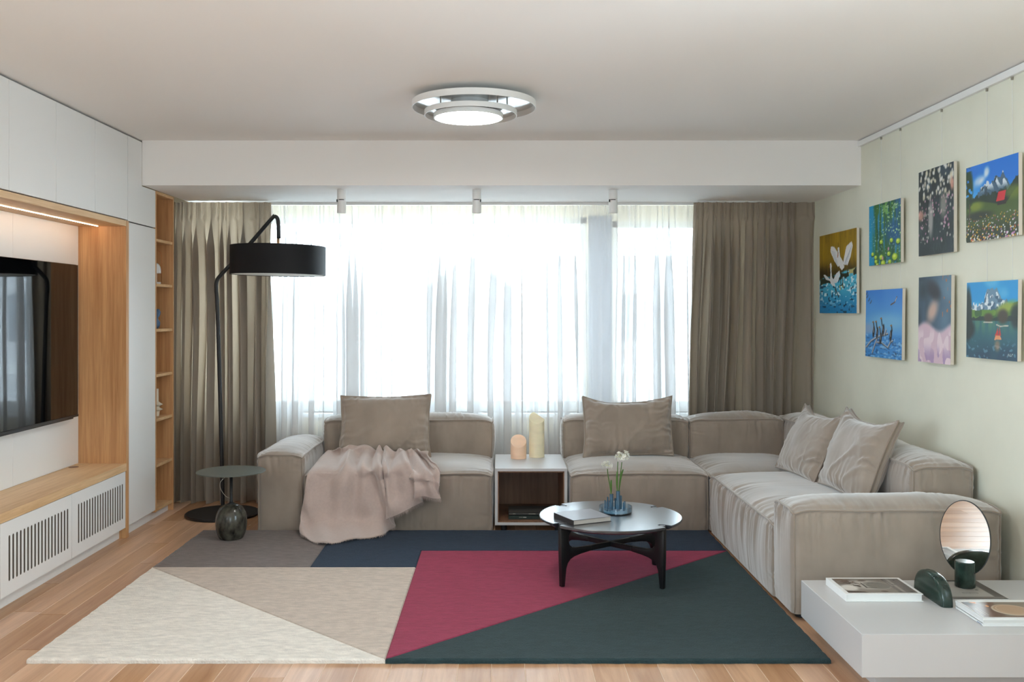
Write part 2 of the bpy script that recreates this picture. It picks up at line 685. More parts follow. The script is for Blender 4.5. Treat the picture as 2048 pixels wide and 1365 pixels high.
def added_side_window(name, w, xc, cuts, fw=0.06):
    y0, y1, z0, z1 = w
    root = bpy.data.objects.new(name, None)
    root.location = (xc, (y0 + y1) / 2, z0)
    link(root)
    root['kind'] = 'structure'
    m = MB()
    for a, b in ((z0, z0 + fw), (z1 - fw, z1)):
        m.box(xc - 0.035, xc + 0.035, y0, y1, a, b, 0.003)
    for c in [y0 + fw / 2] + cuts + [y1 - fw / 2]:
        m.box(xc - 0.035, xc + 0.035, c - fw / 2, c + fw / 2, z0, z1, 0.003)
    m.build('window_frame', MW['white_gloss'], root)
    ys = [y0] + cuts + [y1]
    for a, b in zip(ys[:-1], ys[1:]):
        MB().box(xc - 0.006, xc + 0.006, a + 0.03, b - 0.03, z0 + 0.03, z1 - 0.03).build('pane', MW['glass'], root)


added_side_window('added_window_4', W4, XR + 0.08, [2.2])  # this one and the next are added, unseen, for fill light
added_side_window('added_window_5', W5, XW - 0.08, [0.425])

# rail the pictures hang from
struct(boxo('trim_1', MW['rail'], XR - 0.022, XR, 3.2, YB, ZC - 0.042, ZC - 0.006, bevel=0.002))

# ------------------------------------------------------------------ built-in cabinet wall
def yface(px):
    return F * (-XL) / (CX - px)


# upper cabinets, .49 m wide each
ub = [6.08 - 0.49 * k for k in range(0, 9)][::-1]
YA = ub[0]
for k, (a, b) in enumerate(zip(ub[:-1], ub[1:])):
    nth = ('eighth', 'seventh', 'sixth', 'fifth', 'fourth', 'third', 'second', 'first')[k]
    cab = thing('wall_cabinet', 'white overhead cabinet above the oak niche, %s from the tall cabinet' % nth, 'cabinet', (XL, (a + b) / 2, 2.06), 'overhead cabinets above the niche')
    boxo('door', MW['lacquer'], XL - 0.019, XL, a + 0.0022, b - 0.0022, 2.064, ZC - 0.012, cab)
    boxo('body', MW['lacquer_dark'], XW + 0.002, XL - 0.02, a + 0.0005, b - 0.0005, 2.061, ZC - 0.003, cab, 0)

# end cabinet: upper panel notched around the beam, tall door below
tall = thing('tall_cabinet', 'tall white cabinet between the oak niche and the open shelves', 'cabinet', (XL, 6.33, 0))
ea, eb = 6.0815, 6.566
poly = [(ea, 2.058), (eb, 2.058), (eb, ZB - 0.006), (YB - 0.002, ZB - 0.006), (YB - 0.002, ZC - 0.012), (ea, ZC - 0.012)]
MB().prism(poly, 'x', XL - 0.019, XL).build('upper_panel', MW['lacquer'], tall)
boxo('door', MW['lacquer'], XL - 0.019, XL, 6.092, eb, 0.072, 2.050, tall)
MB().box(XW + 0.002, XL - 0.02, 6.088, 6.5675, 0.0705, ZB - 0.004).build('body', MW['lacquer_dark'], tall)
boxo('plinth', MW['lacquer'], XL - 0.07, XL - 0.035, 6.092, 6.567, 0.0, 0.07, tall)

# oak niche frame
niche = thing('television_niche', 'oak-framed recess with a light strip around the television', 'niche', (XL, 4.5, 0.435))
XN = -2.725
boxo('upright', MW['oak_v'], XN - 0.02, XL + 0.004, 6.045, 6.087, 0.0, 2.057, niche, 0.001)
MB().box(XN - 0.02, XL + 0.004, YA, 6.044, 2.020, 2.057, 0.001).build('top_board', MW['oak_y_lit'], niche)
MB().box(XN - 0.02, XL + 0.006, YA, 6.044, 0.438, 0.486, 0.001).build('bench_board', MW['oak_y_lit'], niche)
pb = [YA, 2.80, 3.61, 4.42, 5.23, 6.044]
for a, b in zip(pb[:-1], pb[1:]):
    boxo('back_panel', MW['lacquer'], XN - 0.018, XN, a + 0.001, b - 0.001, 0.487, 2.019, niche)
m = mat('light_strip', rgb(255, 255, 255), 0.5, emit=((1.0, 0.74, 0.52, 1), 22.0))
MB().box(-2.5945, -2.5885, YA, 6.02, 2.0165, 2.0195).build('light_strip', m, niche)
m = MB().cyl(-2.688, 5.894, 0.486, 0.4875, 0.03, 28)
m.build('cable_cover', MW['walnut'], niche)
m = MB().lathe([(0.034, 0.486), (0.040, 0.486), (0.040, 0.4885), (0.034, 0.4885), (0.034, 0.486)], -2.687, 6.0, 32)
m.build('cable_ring', MW['oak_y_lit'], niche)

# slatted low cupboards under the bench
def slot_front(y0, y1, z0, z1, n=18):
    c = bpy.data.curves.new('tmp', 'CURVE')
    c.dimensions = '2D'
    c.fill_mode = 'BOTH'
    c.extrude = 0.009
    def poly(pts):
        s = c.splines.new('POLY')
        s.points.add(len(pts) - 1)
        for p, q in zip(s.points, pts):
            p.co = (q[0], q[1], 0, 1)
        s.use_cyclic_u = True
    poly([(y0, z0), (y1, z0), (y1, z1), (y0, z1)])
    w = 0.0155
    a0, a1 = y0 + 0.084, y1 - 0.050
    for k in range(n):
        cyy = a0 + (a1 - a0) * k / (n - 1)
        pts = []
        for q in range(7):
            t = math.pi * q / 6
            pts.append((cyy + w / 2 * math.cos(t), 0.362 - w / 2 + w / 2 * math.sin(t)))
        for q in range(7):
            t = math.pi + math.pi * q / 6
            pts.append((cyy + w / 2 * math.cos(t), 0.136 + w / 2 + w / 2 * math.sin(t)))
        poly(pts)
    o = bpy.data.objects.new('tmp', c)
    link(o)
    dg = bpy.context.evaluated_depsgraph_get()
    me = bpy.data.meshes.new_from_object(o.evaluated_get(dg))
    bpy.data.objects.remove(o)
    bpy.data.curves.remove(c)
    # curve (u,v,w) -> (x=w, y=u, z=v)
    n = len(me.vertices)
    co = np.zeros(n * 3)
    me.vertices.foreach_get('co', co)
    co = co.reshape(-1, 3)
    co = np.stack([co[:, 2] + XL - 0.009, co[:, 0], co[:, 1]], 1)
    me.vertices.foreach_set('co', co.ravel())
    me.update()
    me.name = 'door'
    me.materials.clear()
    # the cut edges of the slots are coloured brown to stand for their shade
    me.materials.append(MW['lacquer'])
    me.materials.append(MW['slot_shade'])
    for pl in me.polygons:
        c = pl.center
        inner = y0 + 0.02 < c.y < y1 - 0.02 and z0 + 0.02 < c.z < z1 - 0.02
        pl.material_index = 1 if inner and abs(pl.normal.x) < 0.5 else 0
    return me


bb = [6.043 - 0.7585 * k for k in range(0, 6)][::-1]
for k, (a, b) in enumerate(zip(bb[:-1], bb[1:])):
    nth = ('fifth', 'fourth', 'third', 'second', 'first')[k]
    lc = thing('low_cabinet', 'low white slotted cupboard under the oak bench, %s from the oak upright' % nth, 'cabinet', (XL, (a + b) / 2, 0), 'slotted cupboards under the bench')
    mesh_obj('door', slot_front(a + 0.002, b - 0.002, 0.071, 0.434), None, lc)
    m = MB()
    m.box(XL - 0.33, XL - 0.31, a, b, 0.07, 0.436)
    m.box(XL - 0.33, XL - 0.02, a, a + 0.012, 0.07, 0.436).box(XL - 0.33, XL - 0.02, b - 0.012, b, 0.07, 0.436)
    m.box(XL - 0.33, XL - 0.02, a, b, 0.07, 0.082).box(XL - 0.33, XL - 0.02, a, b, 0.425, 0.436)
    m.build('body', MW['lacquer_dark'], lc)
    boxo('plinth', MW['lacquer'], XL - 0.07, XL - 0.04, a, b, 0.0, 0.069, lc)
foot = MB().cyl(-2.45, 6.062, 0.0, 0.016, 0.016, 20, 0.002)

# open oak shelves
sh = thing('open_shelf', 'narrow oak shelf tower with open compartments beside the curtain', 'shelf', (XL, 6.75, 0))
SA, SB = 6.569, 6.935
boxo('side_panel', MW['oak_v'], XL - 0.33, XL + 0.001, SA, SA + 0.016, 0.0555, ZB - 0.004, sh, 0.001)
boxo('side_panel', MW['oak_v'], XL - 0.33, XL + 0.001, SB - 0.018, SB, 0.0, ZB - 0.004, sh, 0.001)
boxo('back_panel', MW['oak_v'], XL - 0.35, XL - 0.33, SA, SB, 0.05, ZB - 0.004, sh, 0)
boxo('top_board', MW['oak_edge'], XL - 0.33, XL + 0.001, SA + 0.016, SB - 0.018, ZB - 0.024, ZB - 0.004, sh, 0.001)
SHELF_Z = [1.983, 1.666, 1.345, 1.024, 0.709, 0.387, 0.075]
for z in SHELF_Z:
    boxo('shelf_board', MW['oak_edge'], XL - 0.33, XL - 0.004, SA + 0.0165, SB - 0.0185, z - 0.020, z, sh, 0.001)
boxo('plinth', MW['lacquer'], XL - 0.07, XL - 0.035, SA, SB - 0.02, 0.0, 0.054, sh)

# television
tv = thing('television', 'wide black glossy television mounted in the oak niche', 'television', (-2.69, 5.05, 0.807))
TX = -2.66
boxo('screen', MW['tv'], TX - 0.010, TX, 4.205, 5.895, 0.822, 1.760, tv, 0.001)
m = MB()
m.box(TX - 0.045, TX - 0.011, 4.2, 5.9, 0.807, 1.763, 0.003)
m.box(TX - 0.012, TX + 0.001, 4.2, 5.9, 0.807, 0.821, 0.001)
m.build('housing', MW['tv_frame'], tv)
boxo('bottom_bar', MW['tv_frame'], TX - 0.04, TX - 0.004, 4.25, 5.84, 0.798, 0.8065, tv, 0.001)
boxo('mount', MW['tv_frame'], XN + 0.0005, TX - 0.046, 4.8, 5.3, 1.1, 1.45, tv, 0)
foot.build('levelling_foot', MW['chrome'], niche, smooth=True)

# ------------------------------------------------------------------ curtains
def smooth_path(pts, n=6):
    """Catmull-Rom through 3D points"""
    pts = [Vector(p) for p in pts]
    out = []
    for i in range(len(pts) - 1):
        p0, p1, p2, p3 = pts[max(i - 1, 0)], pts[i], pts[i + 1], pts[min(i + 2, len(pts) - 1)]
        for k in range(n):
            t = k / n
            out.append(0.5 * ((2 * p1) + (p2 - p0) * t + (2 * p0 - 5 * p1 + 4 * p2 - p3) * t * t + (3 * p1 - p0 - 3 * p2 + p3) * t ** 3))
    out.append(pts[-1])
    return out


def drape(name, xa, xb, yc, z0, z1, nf, amp, seed, label, taper=(0, 0), pleat=0.10):
    NX, NZ = 760, 84
    s = np.linspace(0, 1, NX)[None, :]
    t = np.concatenate([np.linspace(0, 0.12, 26, endpoint=False), np.linspace(0.12, 1, NZ - 26)])[:, None]
    z = z1 + (z0 - z1) * t
    d = (z1 - z)                                   # metres below the heading
    warp = 1.3 * (vn1(s * nf * 0.55, seed) - 0.5) + 0.5 * (vn1(s * nf * 1.3, seed + 3) - 0.5)
    drift = 0.95 * (vn2(s * nf * 0.35, t * 1.1, seed + 5) - 0.5) * sm(t, 0.03, 0.6)
    ph = 2 * math.pi * (nf * s + warp + drift)
    a_s = 0.45 + 0.85 * vn1(s * nf * 0.8, seed + 9)
    open_ = sm(d, 0.06, 0.40)
    a = amp * a_s * (0.30 + 0.70 * open_)
    prof = np.sin(ph) + 0.30 * np.sin(2 * ph + 1.1) * open_ + 0.12 * np.sin(3 * ph + 5 * vn2(s * 9, t * 2, seed + 2))
    # pinch pleats in the heading
    pin = (1 - sm(d, pleat * 0.8, pleat * 1.7))
    fine = np.sin(2 * ph + 1.5) * 0.5 + np.sin(5 * ph + 2) * 0.22
    y = yc + a * prof + pin * amp * 0.30 * fine
    # knuckle where the pleats release
    y += -amp * 0.35 * np.exp(-((d - pleat * 1.15) / 0.022) ** 2) * np.maximum(0, np.sin(ph + 0.4)) ** 2
    y += 0.006 * (vn2(s * 60, t * 5, seed + 11) - 0.5) * open_
    # gentle collapse folds low down
    y += amp * 0.25 * (vn2(s * nf * 1.2, t * 9, seed + 20) - 0.5) * sm(t, 0.82, 0.97)
    xx0 = xa + taper[0] * np.sin(np.clip(t, 0, 1) * math.pi * 0.5)
    xx1 = xb + taper[1] * np.sin(np.clip(t, 0, 1) * math.pi * 0.5)
    x = xx0 + (xx1 - xx0) * s + amp * 0.42 * a_s * np.sin(2 * ph + 0.4) * (0.15 + 0.85 * open_) * np.sin(np.pi * np.clip(s, 0, 1)) ** 0.25
    zz = np.broadcast_to(z, x.shape) + 0.0
    zz = zz + np.where(t < 0.002, 0.004 * np.sin(ph * 1.0), 0)
    V = np.stack([x, np.broadcast_to(y, x.shape), zz], -1).reshape(-1, 3)
    o = from_np(name, V, grid_faces(NZ, NX), MW['drape'])
    tag(o, label, 'curtain', None)
    return o


drape('curtain', -2.56, -1.755, 7.195, 0.008, ZB - 0.012, 9.0, 0.060, 3, 'heavy grey pleated curtain beside the oak shelves and floor lamp', taper=(0, 0.02))
drape('curtain', 1.49, 2.425, 7.195, 0.008, ZB - 0.012, 11.0, 0.058, 41, 'heavy grey pleated curtain against the green plaster wall', taper=(-0.055, 0))

# sheer curtain
NX, NZ = 1700, 70
s = np.linspace(0, 1, NX)[None, :]
t = np.concatenate([np.linspace(0, 0.1, 16, endpoint=False), np.linspace(0.1, 1, NZ - 16)])[:, None]
XA, XB_ = -2.02, 1.72
z = (ZB - 0.022) + (0.015 - ZB + 0.022) * t
d = (ZB - 0.022) - z
nf = 34
warp = 0.9 * (vn1(s * 14, 61) - 0.5) + 0.5 * (vn1(s * 40, 62) - 0.5)
drift = 0.6 * (vn2(s * 10, t * 1.3, 63) - 0.5) * sm(t, 0.02, 0.6)
ph = 2 * math.pi * (nf * s + warp + drift)
aa = 0.024 * (0.35 + 1.15 * vn1(s * 26, 64)) * (0.35 + 0.65 * sm(d, 0.02, 0.9))
y = 7.305 + aa * (np.sin(ph) + 0.35 * np.sin(2 * ph + 1) * sm(t, 0.05, 0.4))
gath = np.sin(2 * math.pi * (96 * s + 2.0 * vn1(s * 30, 65))) * (0.4 + vn1(s * 110, 66))
gz = np.exp(-d / (0.07 + 0.42 * vn1(s * 70, 67) ** 2))
y = y + 0.0075 * gath * np.maximum(gz, 0.0)
x = XA + (XB_ - XA) * s + (1.75 * sm(vn1(s * 31, 69), 0.05, 0.5) * (0.35 + 0.65 * sm(d, 0.0, 0.35))) * aa * np.sin(2 * ph + 0.3) + 0.02 * (vn2(s * 12, t * 1.2, 68) - 0.5) * t
V = np.stack([x, y + 0 * x, z + 0 * x], -1).reshape(-1, 3)
o = from_np('sheer_curtain', V, grid_faces(NZ, NX), MW['sheer'])
tag(o, 'white sheer curtain gathered across the whole window behind the sofa', 'curtain')
tag(boxo('curtain_track', MW['rail'], -2.40, 2.42, 7.29, 7.325, ZB - 0.020, ZB - 0.001, bevel=0.001), 'slim white curtain track fixed under the ceiling beam', 'curtain track')

# radiator behind the sheer
rd = thing('radiator', 'beige panel radiator under the window behind the sheer curtain', 'radiator', (-0.6, 7.40, 0.10))
mr = mat('radiator_enamel', rgb(205, 198, 182), 0.5)
boxo('panel', mr, -2.0, 1.0, 7.392, 7.412, 0.12, 0.52, rd, 0.004)
for k in range(9):
    zz = 0.15 + k * 0.04
    MB().box(-1.99, 0.99, 7.386, 7.392, zz, zz + 0.022, 0.002).build('rib', mr, rd)
for xx in (-1.8, -0.5, 0.8):
    MB().box(xx - 0.015, xx + 0.015, 7.412, YW - 0.001, 0.2, 0.24).build('bracket', mr, rd)

# ------------------------------------------------------------------ sofas
def lowfreq(Pp, seed, a=0.0045):
    x, y, z = Pp[..., 0], Pp[..., 1], Pp[..., 2]
    o = np.empty_like(Pp)
    o[..., 0] = a * (2 * vn2(y * 5 + z * 3.1, x * 4.2 + z * 2, seed) - 1)
    o[..., 1] = a * (2 * vn2(x * 5 - z * 2.7, z * 5 + y * 2, seed + 1) - 1)
    o[..., 2] = a * (2 * vn2(x * 4.5 + 7, y * 4.5 - z, seed + 2) - 1)
    return o


def wrinkles(d, a, A, lam, freq, seed):
    """creases leaving a seam: d = distance from it, a = position along it"""
    lam_v = lam * (0.35 + 1.3 * vn1(a * freq * 0.31, seed + 1))
    skew = 0.35 * (vn1(a * 2.1, seed + 4) - 0.5)
    q = (a + d * skew) * freq + 0.7 * (vn2(a * 9, d * 25, seed + 3) - 0.5)
    n = 0.75 - 2.2 * np.abs(vn1(q, seed) - 0.5) + 0.4 * (vn1(q * 2.3, seed + 7) - 0.5)
    n = n * (0.25 + 0.9 * sm(vn1(a * freq * 0.17, seed + 8), 0.25, 0.7)) - 0.1
    return A * n * np.exp(-d / lam_v) * sm(d, 0.0, 0.018)


def puff(name, parent, x0, x1, y0, y1, z0, z1, top=0.045, sides=0.012, A=0.009, lam=0.07, res=0.0085, seed=1,
         gather=None, open_faces=(), part='piping', lowa=0.0045, corner=0.03, pr=0.0056):
    """one padded block: bulging faces, creased along its piped seams.
       gather={'xm':(amp,freq)...} long vertical gathers on a side face"""
    lo, hi = np.array([x0, y0, z0]), np.array([x1, y1, z1])
    V, Fc, off = [], [], 0
    faces = {'xm': (0, -1), 'xp': (0, 1), 'ym': (1, -1), 'yp': (1, 1), 'zm': (2, -1), 'zp': (2, 1)}
    cen = (lo + hi) / 2
    def soften(Pp):
        # round the plan corners a little, and sink the top corners
        q = Pp.copy()
        ex = np.minimum(Pp[..., 0] - x0, x1 - Pp[..., 0])
        ey = np.minimum(Pp[..., 1] - y0, y1 - Pp[..., 1])
        k = np.clip(1 - ex / corner, 0, 1) ** 2 * np.clip(1 - ey / corner, 0, 1) ** 2
        k2 = np.clip(1 - ex / (corner * 3), 0, 1) ** 2 * np.clip(1 - ey / (corner * 3), 0, 1) ** 2
        q[..., 0] += np.sign(cen[0] - Pp[..., 0]) * k * corner * 0.30
        q[..., 1] += np.sign(cen[1] - Pp[..., 1]) * k * corner * 0.30
        q[..., 2] -= k2 * 0.022 * sm(Pp[..., 2], z0 + (z1 - z0) * 0.5, z1)
        return q + lowfreq(Pp, seed, lowa) * sm(Pp[..., 2], z0, z0 + 0.06)[..., None]
    for fk, (ax, sg) in faces.items():
        if fk in open_faces:
            continue
        ua, va = [k for k in range(3) if k != ax]
        Lu, Lv = hi[ua] - lo[ua], hi[va] - lo[va]
        r = res if fk != 'zm' else 0.06
        nu, nv = max(4, int(Lu / r)), max(4, int(Lv / r))
        u = np.linspace(0, 1, nu + 1)
        v = np.linspace(0, 1, nv + 1)
        U, Vv = np.meshgrid(u, v)
        Pp = np.empty(U.shape + (3,))
        Pp[..., ua] = lo[ua] + U * Lu
        Pp[..., va] = lo[va] + Vv * Lv
        Pp[..., ax] = hi[ax] if sg > 0 else lo[ax]
        base = soften(Pp)
        pu, pv = np.clip(Lu / 0.20, 2.0, 7), np.clip(Lv / 0.20, 2.0, 7)
        fu = 1 - np.abs(2 * U - 1) ** pu
        fv = 1 - np.abs(2 * Vv - 1) ** pv
        bulge = top if fk == 'zp' else (0.0 if fk == 'zm' else sides)
        disp = bulge * fu * fv
        if fk != 'zm':
            w = np.zeros_like(disp)
            a_u, a_v = Pp[..., ua], Pp[..., va]
            for e, (dd, aa_) in enumerate(((U * Lu, a_v), ((1 - U) * Lu, a_v), (Vv * Lv, a_u), ((1 - Vv) * Lv, a_u))):
                if fk != 'zp' and e == 2:
                    sc = 0.35
                else:
                    sc = 1.0
                if fk != 'zp' and e < 2:
                    sc = 0.5
                w += wrinkles(dd, aa_, A * sc, lam, 42, seed * 13 + e * 31 + ax * 7 + (sg > 0))
            dm = np.minimum.reduce([U * Lu, (1 - U) * Lu, np.where(fk == 'zp', Vv * Lv, 1.0), (1 - Vv) * Lv])
            w -= 0.0055 * np.exp(-((dm - 0.013) / 0.009) ** 2)
            # broad uneven stuffing
            w += 0.006 * (vn2(a_u * 6, a_v * 6, seed + 5) - 0.5) * fu * fv
            if gather and fk in gather:
                ga, gf, glam = gather[fk]
                dtop = (1 - Vv) * Lv
                lamv = glam * (0.4 + 1.2 * vn1(a_u * gf * 0.3, seed + 51))
                g = (vn1(a_u * gf + 0.8 * vn2(a_u * 4, dtop * 6, seed + 52), seed + 53) - 0.5) + 0.4 * (vn1(a_u * gf * 2.2, seed + 54) - 0.5)
                w += ga * g * np.exp(-(dtop / lamv) ** 2) * sm(dtop, 0, 0.02) * sm(Vv, 0, 0.08)
            disp = disp + w * sm(np.minimum.reduce([U * Lu, (1 - U) * Lu, Vv * Lv, (1 - Vv) * Lv]), 0, 0.012)
        base[..., ax] += sg * disp
        flip = (sg > 0) if ax == 1 else (sg < 0)
        V.append(base.reshape(-1, 3))
        Fc.append(grid_faces(nv + 1, nu + 1, off, flip))
        off += base.shape[0] * base.shape[1]
    o = from_np(name, np.concatenate(V), np.concatenate(Fc), MW['velvet'], parent)
    # piping along the top seam and the upright corners
    def line(a, b, n):
        tt = np.linspace(0, 1, n)[:, None]
        return soften(np.array(a)[None, :] * (1 - tt) + np.array(b)[None, :] * tt)
    m = MB()
    ring = np.concatenate([line((x0, y0, z1), (x1, y0, z1), 50)[:-1], line((x1, y0, z1), (x1, y1, z1), 50)[:-1],
                           line((x1, y1, z1), (x0, y1, z1), 50)[:-1], line((x0, y1, z1), (x0, y0, z1), 50)[:-1]])
    m.tube([tuple(p) for p in ring], pr, 7, closed=True)
    for (cx_, cy_) in ((x0, y0), (x1, y0), (x0, y1), (x1, y1)):
        m.tube([tuple(p) for p in line((cx_, cy_, z0 + 0.004), (cx_, cy_, z1), 30)], pr, 7)
    p = m.build(part, MW['piping'], None, smooth=True)
    p.parent = o
    if parent is not None:
        p.matrix_parent_inverse = Matrix.Translation(-Vector(parent.location)) @ Matrix.Translation(Vector(parent.location))
    return o


ZS = 0.388          # seat seam
ZA = 0.515          # arm seam
ZK = 0.672          # backrest seam
Y0, YK0, YK1 = 6.205, 6.845, 7.080

so = thing('sofa', 'taupe velvet sofa with one broad armrest and a pink throw over it', 'sofa', (-0.82, 6.65, 0))
puff('armrest', so, -1.612, -1.306, Y0 - 0.005, YK1, 0.014, ZA, top=0.052, seed=3, A=0.014)
puff('seat', so, -1.302, -0.050, Y0, YK1 - 0.01, 0.014, ZS, top=0.048, seed=5, A=0.014, gather={'ym': (0.008, 24, 0.20)})
puff('backrest', so, -1.290, -0.054, YK0, YK1, ZS + 0.006, ZK, top=0.046, sides=0.016, seed=8, A=0.014, gather={'ym': (0.006, 20, 0.12)})
for fx, fy in ((-1.5, 6.35), (-1.5, 6.98), (-0.15, 6.35), (-0.15, 6.98)):
    MB().cyl(fx, fy, 0.0, 0.02, 0.03, 18).build('foot', MW['black'], so)

s2 = thing('sectional_sofa', 'large taupe velvet corner sofa running along the window and the plaster wall', 'sofa', (1.6, 5.9, 0))
XS = 1.392
puff('seat', s2, 0.466, XS - 0.003, Y0, YK1 - 0.01, 0.014, ZS, top=0.052, seed=11, A=0.014, gather={'ym': (0.008, 24, 0.20)})
puff('backrest', s2, 0.462, 1.380, YK0, YK1, ZS + 0.006, ZK, top=0.046, sides=0.016, seed=14, A=0.014, gather={'ym': (0.006, 20, 0.12)})
puff('seat', s2, XS + 0.001, 2.10, Y0 - 0.02, YK1 - 0.01, 0.014, ZS, top=0.050, seed=17, A=0.014)
puff('backrest', s2, 1.388, 2.085, YK0, YK1, ZS + 0.006, ZK + 0.006, top=0.046, sides=0.018, seed=20, A=0.014, gather={'ym': (0.006, 20, 0.12)})
puff('backrest', s2, 2.092, 2.405, 6.20, YK1, 0.014, ZK + 0.008, top=0.05, sides=0.014, seed=23, A=0.014)
puff('seat', s2, XS, 2.10, 4.748, Y0 - 0.028, 0.014, ZS, top=0.055, sides=0.020, seed=26, A=0.016, gather={'xm': (0.020, 30, 0.27)})
puff('backrest', s2, 2.092, 2.405, 4.735, 6.195, ZS + 0.03, ZK + 0.004, top=0.052, sides=0.014, seed=29, A=0.015)
puff('armrest', s2, 1.388, 2.385, 4.430, 4.742, 0.030, ZA + 0.006, top=0.052, sides=0.016, seed=32, A=0.015, gather={'xm': (0.012, 28, 0.2)})
for fx, fy in ((0.6, 6.35), (0.6, 6.95), (1.45, 4.5), (2.3, 4.5), (1.47, 5.6), (2.3, 6.95), (2.3, 5.6)):
    MB().cyl(fx, fy, 0.0, 0.034, 0.03, 18).build('foot', MW['black'], s2)

# ------------------------------------------------------------------ cushions
def cushion(name, label, w, h, T, origin, ux, vx, seed, group, g=0.030, sag=0.0):
    """origin = middle of the lower edge; ux = width direction, vx = height direction"""
    ux, vx = Vector(ux).normalized(), Vector(vx).normalized()
    nx = ux.cross(vx).normalized()                # front normal
    N, Mv = 88, 66
    U, Vv = np.meshgrid(np.linspace(-1, 1, N), np.linspace(-1, 1, Mv))
    pin_u = 1 - 0.055 * (1 - Vv ** 2) * np.abs(U) ** 1.5
    pin_v = 1 - 0.070 * (1 - U ** 2) * np.abs(Vv) ** 1.5
    a = U * w / 2 * pin_u
    b = Vv * h / 2 * pin_v
    b = b - sag * (1 - U ** 2) * (Vv > 0) * Vv ** 2
    a = a + 0.010 * (vn2(U * 2 + 3, Vv * 2, seed) - 0.5)
    b = b + 0.014 * (vn2(U * 2, Vv * 2 + 5, seed + 1) - 0.5)
    prof = (np.clip(1 - np.abs(U) ** 2.6, 0, 1) * np.clip(1 - np.abs(Vv) ** 2.6, 0, 1)) ** 0.62
    du, dv = (1 - np.abs(U)) * w / 2, (1 - np.abs(Vv)) * h / 2
    def side(sd):
        wr = np.zeros_like(U)
        for e, (dd, aa_, m_) in enumerate(((du, b, U < 0), (du, b, U >= 0), (dv, a, Vv < 0), (dv, a, Vv >= 0))):
            wr += wrinkles(dd, aa_, 0.024, 0.075, 24, seed + e * 5 + sd * 50) * m_
        wr += (0.022 * (vn2(a * 6 + b * 4, b * 5 - a * 3, seed + 9 + sd) - 0.5) + 0.010 * np.maximum(0, 1 - 5 * np.abs(vn2(a * 5 - b * 6, a * 2.5 + b * 2, seed + 30 + sd) - 0.5))) * prof
        wr = wr - 0.008 * np.exp(-((np.minimum(du, dv) - 0.016) / 0.010) ** 2)
        return wr * sm(np.minimum(du, dv), 0, 0.014)
    org = np.array(origin) + np.array(vx) * h / 2
    def put(a_, b_, c_):
        return org + a_[..., None] * np.array(ux) + b_[..., None] * np.array(vx) + c_[..., None] * np.array(nx)
    front = put(a, b, g / 2 + T * prof + side(0))
    back = put(a, b, -g / 2 - T * prof * 0.85 - side(1))
    V = [front.reshape(-1, 3), back.reshape(-1, 3)]
    Fc = [grid_faces(Mv, N), grid_faces(Mv, N, N * Mv, True)]
    idx = np.concatenate([np.arange(N), np.arange(1, Mv) * N + N - 1, (Mv - 1) * N + np.arange(N - 2, -1, -1), np.arange(Mv - 2, 0, -1) * N])
    # gusset between both rims, drawn in slightly
    fr, bk = front.reshape(-1, 3)[idx], back.reshape(-1, 3)[idx]
    mid = (fr + bk) / 2
    c0 = mid.mean(0)
    mid = mid + (c0 - mid) * 0.018
    off = 2 * N * Mv
    K = len(idx)
    V += [fr, mid, bk]
    i = np.arange(K)
    j = (i + 1) % K
    Fc.append(np.stack([off + i, off + K + i, off + K + j, off + j], 1))
    Fc.append(np.stack([off + K + i, off + 2 * K + i, off + 2 * K + j, off + K + j], 1))
    root = from_np(name, np.concatenate(V), np.concatenate(Fc), MW['cushion'])
    tag(root, label, 'cushion', group)
    m = MB()
    for rim in (fr, bk):
        m.tube([tuple(p) for p in rim], 0.0052, 6, closed=True)
    p = m.build('piping', MW['piping'], None, smooth=True)
    p.parent = root
    return root


cushion('throw_cushion', 'taupe velvet cushion leaning upright on the sofa above the pink throw', 0.655, 0.455, 0.072,
        (PX(770, 6.66), 6.64, 0.428), (1, 0.0, 0.008), (-0.02, 0.30, 0.95), 71, None, sag=0.008)
cushion('throw_cushion', 'taupe velvet cushion with a sagging top edge standing behind the coffee table', 0.650, 0.440, 0.070,
        (PX(1257, 6.66), 6.66, 0.430), (1, 0.03, 0.01), (0.01, 0.28, 0.96), 83, None, sag=0.042)
cushion('throw_cushion', 'taupe velvet cushion by the corner of the sectional, tucked behind another cushion', 0.60, 0.46, 0.075,
        (1.872, 5.92, 0.430), (0.10, -1, 0.0), (0.42, -0.03, 0.90), 95, None, sag=0.05)
cushion('throw_cushion', 'taupe velvet cushion beside the end armrest, overlapping the cushion near the corner', 0.63, 0.485, 0.085,
        (1.935, 5.285, 0.432), (0.07, -1, 0.0), (0.37, 0.02, 0.93), 107, None, sag=0.045)

